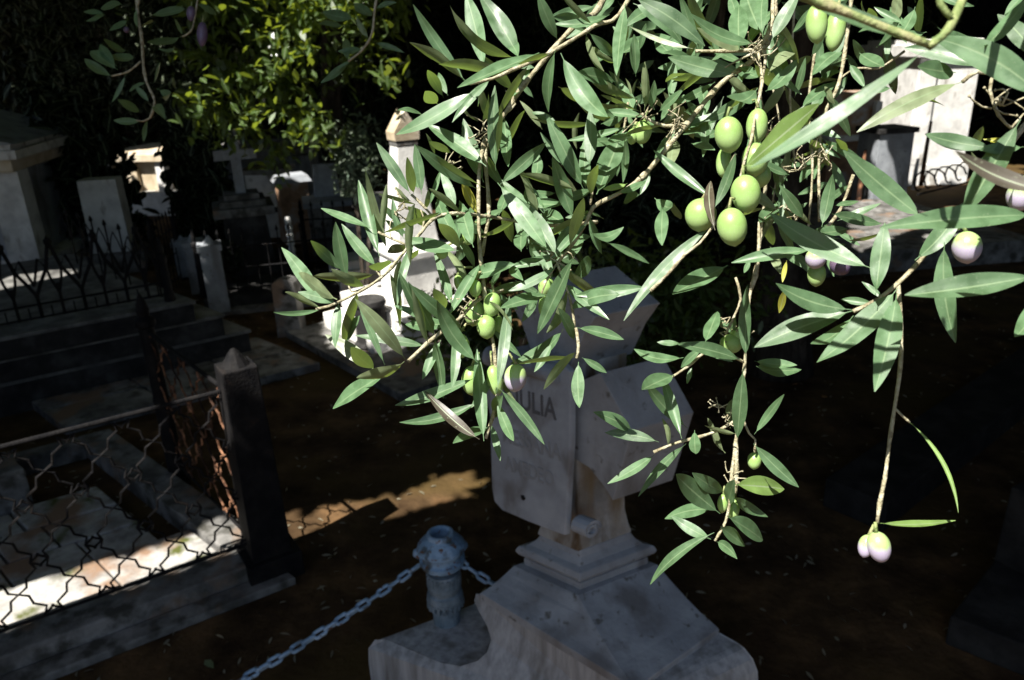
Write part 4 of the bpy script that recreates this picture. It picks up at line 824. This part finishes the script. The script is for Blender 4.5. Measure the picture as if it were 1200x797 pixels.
# --- long twig reaching left
bC = branch('branch', .6, [([(700, 260, .66), (640, 264, .64), (575, 254, .62), (530, 250), (508, 256), (494, 272), (478, 290), (460, 312), (447, 325), (430, 337), (405, 350), (385, 359), (370, 362)], 5, 3.2), ([(443, 272), (460, 280), (478, 288)], 3, 3), ([(482, 228), (495, 240), (508, 255)], 3, 3), ([(447, 325), (441, 316), (443, 308)], 2.5, 2), ([(428, 337), (412, 342), (408, 330)], 2.5, 2), ([(494, 272), (497, 258), (493, 246)], 2, 2)],
 [(378, 362, 320, 366, 6, 't'), (376, 356, 330, 290, 13, 't', -4, .61), (395, 351, 350, 320, 14, 'u', 2, .59), (402, 318, 364, 282, 12, 't'), (407, 330, 393, 260, 15, 't', 0, .59), (428, 336, 388, 315, 15, 'u', 2, .58), (436, 268, 376, 244, 7, 't', 2), (445, 302, 420, 211, 14, 't', 2, .6), (455, 296, 428, 198, 10, 't', 2, .62), (441, 280, 424, 245, 9, 't', 0, .63),
  (448, 272, 453, 216, 8, 'u', 0, .59), (474, 281, 460, 232, 9, 't', 2, .6), (478, 275, 452, 258, 8, 't', 0, .64), (476, 287, 454, 296, 10, 'u', 0, .64), (492, 290, 468, 316, 12, 'u', 0, .63), (459, 307, 432, 312, 12, 'u', 0, .58), (510, 395, 467, 318, 13, 't', 2, .58), (482, 229, 441, 167, 13, 't', 0, .59), (485, 228, 477, 184, 9, 'u', 0, .59), (494, 228, 486, 169, 13, 't', 0, .6), (490, 222, 484, 199, 7, 't', 0, .62), (482, 236, 463, 219, 10, 'u', 0, .61), (490, 240, 443, 227, 5, 'u', 0, .59), (505, 265, 478, 242, 9, 't', 0, .63), (470, 262, 448, 240, 8, 't', 0, .64)], auto=.3)
# --- lower left twig
bE = branch('branch', .57, [([(590, 340, .62), (560, 352, .6), (540, 372, .58), (520, 387), (500, 403), (478, 424)], 3.5, 4.5)],
 [(475, 421, 416, 350, 17, 't', -3, .55), (451, 428, 420, 355, 9, 't', 0, .54), (501, 406, 416, 393, 12, 't', 0, .6), (438, 433, 381, 392, 17, 't', -2, .6), (440, 433, 411, 407, 14, 'u', 0, .57), (474, 424, 418, 443, 13, 'u', 2, .55), (455, 437, 390, 479, 14, 't', 2, .58), (423, 368, 405, 401, 10, 't', 0, .62), (502, 405, 483, 335, 10, 'u', 0, .56), (521, 384, 461, 358, 11, 't', 0, .59), (517, 398, 495, 445, 11, 't', -2, .58), (510, 395, 478, 330, 12, 't', 0, .57)], auto=.25)
# --- central dark branch with leaf rosettes
bF = branch('branch', .62, [([(905, -150, .7), (908, 0, .66), (905, 28, .64), (898, 50, .63), (880, 72, .63), (845, 98, .63), (805, 145), (778, 178), (755, 205), (735, 221), (712, 233), (695, 243), (686, 262), (668, 290), (653, 308)], 9, 4.5),
   ([(805, 145), (780, 148), (760, 140), (752, 133)], 5, 3), ([(778, 178), (790, 150), (800, 135)], 3, 2), ([(736, 120), (728, 160), (700, 200), (692, 240)], 3, 3, .66), ([(653, 308), (640, 330), (633, 350)], 2.5, 2, .6), ([(675, 384), (678, 405), (676, 420)], 3.5, 4, .57), ([(653, 308), (668, 350), (674, 384)], 3, 3, .59)],
 [(755, 130, 756, 72, 15, 'u', 0, .6), (747, 116, 685, 88, 15, 'u', 0, .58), (753, 132, 704, 111, 13, 'u', 0, .57), (722, 96, 675, 86, 12, 't', 0, .6), (724, 103, 730, 44, 14, 'u', 0, .58), (745, 90, 743, 40, 16, 't', 0, .62), (732, 50, 734, 22, 8, 'u', 0, .6), (731, 45, 718, 31, 9, 't', 0, .61), (749, 60, 757, 27, 12, 't', 0, .64), (762, 128, 767, 94, 10, 't', 0, .6), (772, 131, 801, 104, 10, 't', 0, .62), (740, 112, 733, 92, 10, 'u', 0, .6),
  (700, 143, 621, 138, 8, 'u', 0, .6), (684, 222, 640, 134, 20, 't', -2, .59), (690, 196, 691, 128, 14, 't', 0, .57), (735, 148, 664, 165, 9, 't', 2, .59), (672, 258, 647, 184, 18, 't', -2, .59), (693, 230, 701, 193, 14, 'u', 0, .57), (699, 228, 730, 152, 20, 't', 0, .61), (686, 222, 684, 165, 11, 't', 0, .6), (676, 222, 606, 204, 10, 'u', 0, .57), (836, 233, 766, 176, 12, 't', 2, .58), (735, 215, 706, 222, 8, 'p', 0, .62), (724, 226, 757, 213, 10, 't', 0, .6), (762, 200, 750, 228, 10, 't', 0, .62), (750, 228, 731, 237, 13, 't', 0, .63), (777, 243, 776, 288, 10, 't', 0, .6), (767, 232, 788, 242, 13, 't', 0, .62), (790, 238, 797, 257, 10, 't', 0, .63),
  (653, 301, 600, 228, 20, 't', -2, .56), (640, 246, 615, 223, 14, 't', 0, .6), (662, 240, 617, 238, 10, 't', 0, .59), (667, 290, 684, 232, 12, 'u', 0, .58), (664, 262, 637, 249, 16, 't', 0, .61), (690, 270, 731, 266, 22, 't', -5, .59), (682, 250, 708, 257, 8, 't', 0, .62), (673, 300, 630, 391, 17, 't', -4, .54), (654, 311, 596, 341, 11, 't', 3, .57), (642, 345, 586, 361, 17, 't', 3, .6), (762, 336, 675, 346, 16, 't', 3, .57), (732, 346, 668, 362, 16, 't', -3, .56), (654, 305, 679, 331, 8, 't', 0, .62), (838, 262, 731, 376, 15, 't', -7, .54), (853, 311, 788, 345, 14, 't', -2, .58), (660, 386, 598, 426, 15, 't', 3, .6), (674, 400, 654, 361, 10, 't', 0, .58), (676, 384, 731, 398, 13, 't', 2, .56), (676, 418, 608, 426, 12, 'u', 2, .58), (682, 419, 711, 437, 14, 't', 0, .55), (678, 424, 679, 478, 14, 't', 0, .57), (647, 402, 626, 436, 12, 't', 0, .6), (669, 330, 690, 300, 9, 't', 0, .64), (722, 138, 706, 126, 8, 't', 0, .64), (742, 158, 712, 170, 10, 't', 0, .63), (655, 345, 665, 378, 9, 'u', 0, .62)], auto=.3)
for (u, v_, w_, h_, k_) in ((753, 155, 22, 27, 0), (741, 160, 14, 18, 0), (640, 336, 20, 24, 0), (637, 358, 13, 24, 0)): olive(bF, u, v_, w_, h_, .63, OLG, .2, (u+6, v_-h_*.9))
# --- top right rosette
bG = branch('branch', .58, [([(908, -150, .66), (906, 0, .6), (903, 30), (894, 52), (886, 58), (850, 60), (815, 60)], 7, 4), ([(872, 58), (866, 50), (866, 44)], 2.5, 2), ([(894, 52), (897, 70), (893, 95), (889, 112)], 4, 3), ([(888, 60), (862, 72), (845, 82)], 3, 2)],
 [(818, 57, 796, -8, 12, 't', 0, .56), (837, 58, 806, -12, 21, 'u', 0, .6), (887, 51, 808, 15, 13, 't', 2, .55), (866, 57, 866, 6, 13, 't', 0, .57), (862, 20, 855, -6, 10, 't', 0, .6), (893, 40, 873, -12, 19, 't', 0, .58), (894, 44, 897, -12, 9, 't', 0, .56), (904, 48, 937, -10, 16, 't', 3, .55), (906, 34, 914, 13, 6, 't', 0, .58), (863, 88, 783, 67, 22, 't', 3, .56), (888, 103, 852, 113, 18, 't', 9, .57), (882, 107, 824, 142, 15, 't', 3, .58), (897, 107, 934, 69, 17, 't', -2, .56), (900, 88, 933, 58, 17, 't', 2, .58), (950, 8, 929, 38, 9, 't', 2, .57), (889, 112, 893, 133, 13, 't', 0, .57), (838, 96, 790, 121, 10, 't', 2, .59), (810, 87, 780, 96, 8, 'u', 0, .58), (787, 65, 785, 117, 9, 't', 0, .64), (832, 72, 859, 50, 8, 't', 0, .6), (866, 78, 885, 86, 15, 't', 0, .6), (788, 64, 768, 44, 9, 't', 0, .63), (800, 130, 838, 142, 12, 't', 0, .63), (838, 130, 800, 158, 9, 't', 0, .64), (810, 168, 838, 176, 14, 't', 0, .6), (905, 55, 925, 95, 12, 't', 0, .62)], auto=.3)
# --- olive cluster
bH = branch('branch', .53, [([(888, 58, .6), (893, 95, .57), (886, 130, .55), (880, 165), (872, 190), (866, 215), (848, 250), (838, 262), (820, 285), (803, 298), (782, 322), (762, 341)], 4, 3.2), ([(862, 180), (850, 205), (838, 240)], 3, 2)],
 [(836, 246, 862, 180, 13, 't', 0, .52), (838, 270, 833, 212, 9, 'b', 0, .51), (870, 198, 960, 122, 20, 'p', 0, .42, .36), (925, 205, 890, 190, 10, 't', 0, .56)])
for (u, v_, w_, h_, d_, k_) in ((854, 158, 34, 41, .53, 0), (887, 148, 26, 40, .55, 0), (885, 187, 32, 38, .535, 0), (848, 190, 18, 34, .55, 0), (874, 227, 36, 43, .515, 0), (889, 206, 30, 28, .55, 0), (858, 266, 36, 44, .51, 0), (821, 252, 38, 38, .54, 0), (956, 303, 25, 24, .5, 1), (957, 322, 22, 27, .51, 0), (957, 28, 26, 44, .5, 0), (979, 35, 24, 48, .52, 0)):
    olive(bH, u, v_, w_, h_, d_, OLP if k_ else OLG, random.uniform(-.25, .25), (u+(868-u)*.3 if u < 900 else u+4, v_-h_*.75))
olive(bH, 984, 312, 26, 20, .55, OLD, .9, (975, 300))
# --- hanging branch right of centre
bK = branch('branch', .63, [([(890, 112, .6), (900, 170, .64), (896, 230, .66), (888, 300, .66), (880, 340, .65), (874, 380), (873, 425), (869, 460), (866, 490), (862, 520), (857, 560), (855, 590), (850, 612), (843, 625), (838, 634)], 4, 3.5), ([(873, 425), (850, 414), (828, 412), (812, 425), (795, 437), (770, 452)], 3.5, 3), ([(866, 490), (845, 503), (820, 512), (800, 517), (785, 522), (766, 530)], 3.5, 3.5), ([(866, 480), (878, 508), (885, 515), (884, 530)], 3, 2.5), ([(862, 325), (868, 350), (857, 378), (850, 392)], 3, 3), ([(880, 340), (888, 310), (890, 260)], 5, 4), ([(862, 520), (863, 550), (861, 578)], 6, 5)],
 [(742, 506, 695, 483, 13, 't', 0, .61), (772, 518, 709, 507, 15, 't', -2, .6), (782, 525, 776, 490, 9, 'u', 0, .61), (767, 533, 712, 567, 12, 't', 2, .62), (804, 520, 748, 582, 11, 't', -2, .62), (799, 514, 776, 440, 14, 't', 0, .61), (806, 502, 755, 446, 12, 't', 0, .65), (814, 504, 815, 532, 8, 't', 0, .6), (850, 531, 829, 490, 20, 'u', 0, .63), (863, 508, 826, 499, 12, 'u', 0, .61), (856, 502, 858, 468, 12, 'u', 0, .63), (871, 432, 864, 513, 17, 't', 0, .59), (874, 420, 876, 335, 15, 't', 0, .6), (884, 509, 919, 462, 9, 't', 0, .62), (883, 520, 936, 571, 16, 't', -3, .6), (861, 568, 919, 573, 14, 'p', 3, .61), (849, 577, 811, 554, 10, 't', 2, .62), (844, 602, 792, 556, 16, 't', 2, .61), (835, 597, 779, 608, 13, 't', -3, .62), (833, 632, 786, 604, 14, 't', 2, .6), (837, 624, 762, 685, 12, 't', -6, .6), (844, 617, 873, 640, 17, 't', 2, .6), (840, 635, 864, 655, 17, 't', 4, .61), (852, 605, 894, 633, 14, 't', -3, .6), (862, 582, 900, 606, 9, 't', -2, .62), (861, 560, 852, 591, 13, 't', 0, .6),
  (801, 419, 743, 409, 10, 't', 4, .64), (798, 403, 770, 401, 8, 't', 0, .65), (868, 422, 793, 403, 13, 't', 2, .6), (824, 407, 798, 431, 14, 't', 0, .62), (826, 402, 841, 365, 13, 't', 0, .61), (811, 430, 805, 450, 10, 't', 0, .62), (826, 416, 859, 424, 10, 't', 3, .63), (791, 439, 752, 457, 11, 't', -2, .63), (886, 429, 939, 433, 15, 't', 3, .6), (884, 423, 934, 428, 14, 't', -2, .62), (868, 395, 842, 375, 9, 't', 0, .64), (879, 303, 872, 320, 12, 't', 0, .65), (850, 385, 836, 372, 12, 't', 0, .65), (850, 392, 862, 372, 12, 't', 0, .65)])
for (u, v_, w_, h_) in ((884, 540, 17, 20), (857, 403, 28, 22), (865, 394, 20, 20), (847, 590, 13, 22), (860, 596, 14, 26)): olive(bK, u, v_, w_, h_, .64, OLG, .1, (u+2, v_-h_*.9))
# --- right hand twig
bL = branch('branch', .42, [([(1290, 60, .44), (1215, 130, .43), (1160, 205, .42), (1135, 245), (1112, 270), (1085, 298), (1060, 325), (1030, 350), (1000, 365)], 8, 5), ([(1052, 330), (1056, 380), (1055, 430), (1048, 480), (1042, 520), (1037, 560), (1031, 590), (1028, 613)], 5, 4.5, .43), ([(1048, 478), (1058, 488), (1066, 495)], 3, 2.5, .43), ([(1110, 270), (1122, 268)], 3, 3)],
 [(1000, 364, 884, 407, 27, 't', -5, .42, .43), (998, 363, 909, 332, 23, 't', 6, .41), (1000, 370, 950, 403, 11, 't', 0, .43), (1052, 338, 957, 425, 26, 't', 3, .41), (1051, 344, 1025, 459, 24, 't', 3, .41), (1026, 346, 1037, 261, 27, 't', 0, .4), (1023, 315, 902, 250, 28, 't', 3, .41), (953, 293, 857, 308, 15, 't', 3, .46), (1083, 257, 988, 176, 27, 't', -3, .39), (1072, 305, 1130, 237, 22, 't', -3, .41), (1107, 284, 1120, 402, 24, 't', -7, .39), (963, 266, 976, 204, 19, 't', 0, .5), (942, 257, 914, 217, 19, 't', 0, .52), (978, 241, 1006, 236, 12, 't', 0, .5), (922, 305, 917, 331, 6, 'y', 0, .55), (920, 338, 913, 367, 7, 'y', 0, .55), (1025, 356, 985, 351, 12, 't', 0, .45), (1035, 350, 1010, 330, 7, 't', 0, .43),
  (1064, 493, 1123, 601, 5, 'p', 12, .43), (1031, 613, 1120, 610, 6, 'p', 4, .43), (1110, 275, 1132, 258, 10, 't', 0, .43)])
olive(bL, 1133, 290, 34, 37, .41, OLP, -.1, (1122, 268)); olive(bL, 1030, 641, 28, 36, .43, OLP, -.3, (1028, 613)); olive(bL, 1015, 640, 19, 27, .435, OLP, .3, (1026, 615)); olive(bL, 1196, 230, 32, 34, .4, OLP, .2, (1205, 205))
# --- nearest leaves at the upper right
bN = branch('branch', .38, [([(1290, 40, .42), (1215, 80, .4), (1168, 86), (1145, 84), (1128, 96)], 6, 5), ([(1165, 86), (1160, 105), (1170, 135), (1185, 150)], 4, 3), ([(1185, 150), (1200, 133)], 3, 2)],
 [(1128, 96, 1004, 155, 18, 't', -3, .38), (1148, 80, 1060, 56, 20, 't', -3, .4), (1225, 118, 1092, 44, 36, 't', -10, .33, .35), (1212, -12, 1154, 53, 9, 't', 0, .36), (1215, 70, 1169, 17, 26, 't', -3, .38), (1215, 252, 1031, 267, 25, 't', -4, .34, .34), (1218, 322, 1060, 346, 28, 't', 3, .34, .35), (1228, 338, 1189, 395, 22, 't', 0, .38), (1165, 173, 1084, 157, 20, 't', 0, .38), (1200, 172, 1148, 176, 14, 't', 0, .37), (1196, 140, 1130, 251, 22, 't', 2, .37), (1140, 178, 1152, 148, 16, 'u', 0, .4), (1190, 165, 1152, 163, 6, 'y', 0, .39), (1050, 118, 1108, 125, 9, 'u', 0, .45), (1046, 103, 1010, 104, 8, 't', 0, .47), (1007, 62, 1036, 78, 19, 't', 0, .5), (1175, 20, 1215, -20, 8, 't', 0, .42), (1160, 225, 1138, 178, 16, 'u', 0, .41), (1120, 85, 1075, 78, 14, 't', 0, .42)])
bM = branch('branch', .27, [([(1180, -120, .3), (1132, -10, .28), (1112, 33), (1098, 47), (1088, 55)], 12, 10), ([(1098, -30), (1102, 5), (1115, 20)], 8, 8), ([(1088, 52), (1050, 38), (1000, 18), (940, -8), (860, -60)], 9, 14)],
 [(1235, 225, 1120, 177, 22, 'b', 2, .28), (1090, 54, 880, 196, 19, 't', -4, .27, .29), (1080, 46, 925, -14, 18, 't', 3, .28)], 'green')
# --- thin pale stems and background sprays between the main leaves
stems = [([(933, -30), (928, 60), (926, 120), (932, 200)], 3, 2.5), ([(1000, -20), (985, 90), (962, 150), (960, 260)], 5, 3), ([(955, 60), (948, 120), (952, 200), (945, 290)], 3, 2.5), ([(905, 100), (915, 160), (905, 240)], 2.5, 2), ([(1060, 60), (1030, 80), (1005, 80), (985, 92), (978, 110)], 3, 2), ([(1000, 205), (985, 245), (968, 268)], 4, 4)]
sl_ = []
SR = random.Random(5)
for i in range(175):
    while True:
        u = SR.uniform(600, 1100); v_ = SR.uniform(-20, 300)
        if (u > 690 and v_ < 170 and u < 900) or (470 < u < 600 and 150 < v_ < 300 and SR.random() < .5) or (890 < u < 1000 and v_ < 330) or (600 < u < 720 and 60 < v_ < 330 and SR.random() < .3) or (u > 1000 and v_ < 70): break
    a = SR.uniform(0, 6.28); l = SR.uniform(30, 66); sl_.append((u, v_, u+l*math.cos(a), v_+l*math.sin(a)*.9+6, SR.uniform(7, 12), 't' if SR.random() < .75 else 'u', 0, SR.uniform(.62, .85)))
bS = branch('branch', .72, stems, sl_, auto=.3)
for i in range(26):
    u = SR.uniform(540, 700); v_ = SR.uniform(215, 340); a = SR.uniform(0, 6.28); l = SR.uniform(30, 48)
    v2, f2, uv2, ar = leaf_geo(u, v_, u+l*math.cos(a), v_+l*math.sin(a), SR.uniform(8, 12), 't', SR.uniform(.68, .85), seed=900+i); PENDING.append((ar, bS, v2, f2, uv2, LEAF))
# --- shaded sprays farther off at the top left
bT = branch('branch', 1.25, [([(190, -90), (162, -5), (166, 45), (170, 90), (181, 118), (176, 138)], 5, 3), ([(165, 72), (150, 84), (131, 89)], 2.5, 2), ([(240, -60), (228, 22), (222, 38), (213, 43)], 3, 2), ([(176, 138), (168, 142), (160, 141)], 2, 2)],
 [(161, 33, 160, 11, 9, 't'), (166, 31, 178, 23, 5, 't'), (220, 10, 178, 18, 6, 't'), (212, 43, 172, 50, 7, 't'), (123, 17, 98, 14, 4, 't'), (123, 17, 101, 25, 4, 't'), (143, 5, 118, 10, 7, 't'), (150, 23, 128, 36, 10, 't'), (138, 82, 106, 60, 10, 't'), (132, 90, 99, 69, 6, 't'), (137, 78, 117, 52, 7, 't'), (158, 68, 128, 65, 8, 't'), (172, 97, 151, 108, 8, 't'), (180, 98, 188, 73, 7, 't'), (184, 104, 190, 114, 6, 't'), (147, 88, 131, 120, 5, 't'), (166, 142, 133, 141, 7, 't'), (173, 140, 168, 166, 5, 't'), (165, 132, 138, 117, 10, 't'), (150, 60, 122, 47, 7, 't'), (205, 52, 185, 57, 3, 't'), (214, 42, 205, 22, 6, 't'), (255, 18, 232, 5, 9, 't'), (175, 120, 158, 100, 8, 't'), (180, 125, 194, 140, 6, 't')])
for (u, v_, w_, h_) in ((224, 16, 11, 17), (237, 40, 13, 27), (148, 35, 7, 7)): olive(bT, u, v_, w_, h_, 1.25, OLD, .1, (u+1, v_-h_*.8))
bU = branch('branch', 1.05, [([(455, -80), (440, 5), (436, 38), (425, 58), (408, 72)], 4, 2.5)],
 [(412, 70, 376, 97, 8, 't'), (415, 22, 378, 14, 8, 't'), (402, 30, 374, 28, 9, 't'), (440, 50, 474, 62, 6, 't'), (408, 72, 404, 45, 6, 't'), (440, 10, 465, 3, 7, 't'), (432, 45, 418, 20, 6, 't'), (424, 57, 396, 60, 7, 't'), (438, 20, 415, 4, 7, 't'), (408, 72, 392, 84, 7, 't')])
# dry flower stalks and node scars
for (u, v_, d_) in ((568, 160, .6), (574, 152, .6), (530, 192, .6), (545, 365, .59), (555, 360, .6), (470, 250, .6), (855, 385, .64), (862, 392, .64), (858, 560, .63), (848, 480, .63), (895, 50, .58), (886, 60, .58), (790, 140, .62), (750, 135, .62), (935, 195, .6), (1168, 120, .38), (652, 300, .6), (925, 250, .6), (905, 150, .62), (960, 180, .62)):
    nd = MB()
    for k_ in range(7):
        p = Vector(P(u+random.uniform(-8, 8), v_+random.uniform(-8, 8), d=d_+random.uniform(-.01, .01))); a = Vector([random.uniform(-1, 1) for _ in range(3)])*.006; b_ = Vector([random.uniform(-1, 1) for _ in range(3)])*.006
        nd.tube([p, p+a, p+a+b_, p+a+b_*2-a*.4], [.0006, .0005, .0005, .0003], 5); nd.lathe(p+a+b_*2-a*.4, [(.0002, -.0008), (.0009, 0), (.0002, .0008)], 6)
    nd.build('dry_stalk', TWIG, OT, smooth=True)
# connectors from the branch tops to the limbs
cm = MB()
for p, r in ((P(800, -160, d=.62), .004), (P(775, -160, d=.7), .005), (P(905, -150, d=.7), .006), (P(908, -150, d=.66), .004), (P(1290, 60, d=.44), .0035), (P(1290, 40, d=.42), .003), (P(1180, -120, d=.3), .003), (P(190, -90, d=1.25), .004), (P(455, -80, d=1.05), .003), (P(240, -60, d=1.25), .002)):
    p = Vector(p); e = HUB if p.x > .1 else Vector((-.3, .95, 3.25)); mid = p.lerp(e, .45)+Vector((0, .05, .12)); cm.tube([p, p.lerp(mid, .5)+Vector((0, 0, .03)), mid, e], [r, r*1.3, r*1.8, r*2.6], 7)
cm.build('limb', TWIG, OT, smooth=True)
# the hundred largest leaves are parts of their branches; the small remainder is one mesh
PENDING.sort(key=lambda q: -q[0])
for ar, root, v, f, uv, m_ in PENDING[:100]:
    MB().add(v, f).build('leaf', m_, root, smooth=True, uv=uv)
rest = MB(); ruv = []; mi = []
ms_ = [LEAF, YLEAF, BLEAF, PLEAF]
for ar, root, v, f, uv, m_ in PENDING[100:]:
    rest.add(v, f); ruv += uv; mi += [ms_.index(m_)]*len(f)
ro = rest.build('small_leaves', LEAF, OT, smooth=True, uv=ruv); ro.data.materials.append(YLEAF); ro.data.materials.append(BLEAF); ro.data.materials.append(PLEAF); ro.data.polygons.foreach_set('material_index', mi); ro['kind'] = 'stuff'
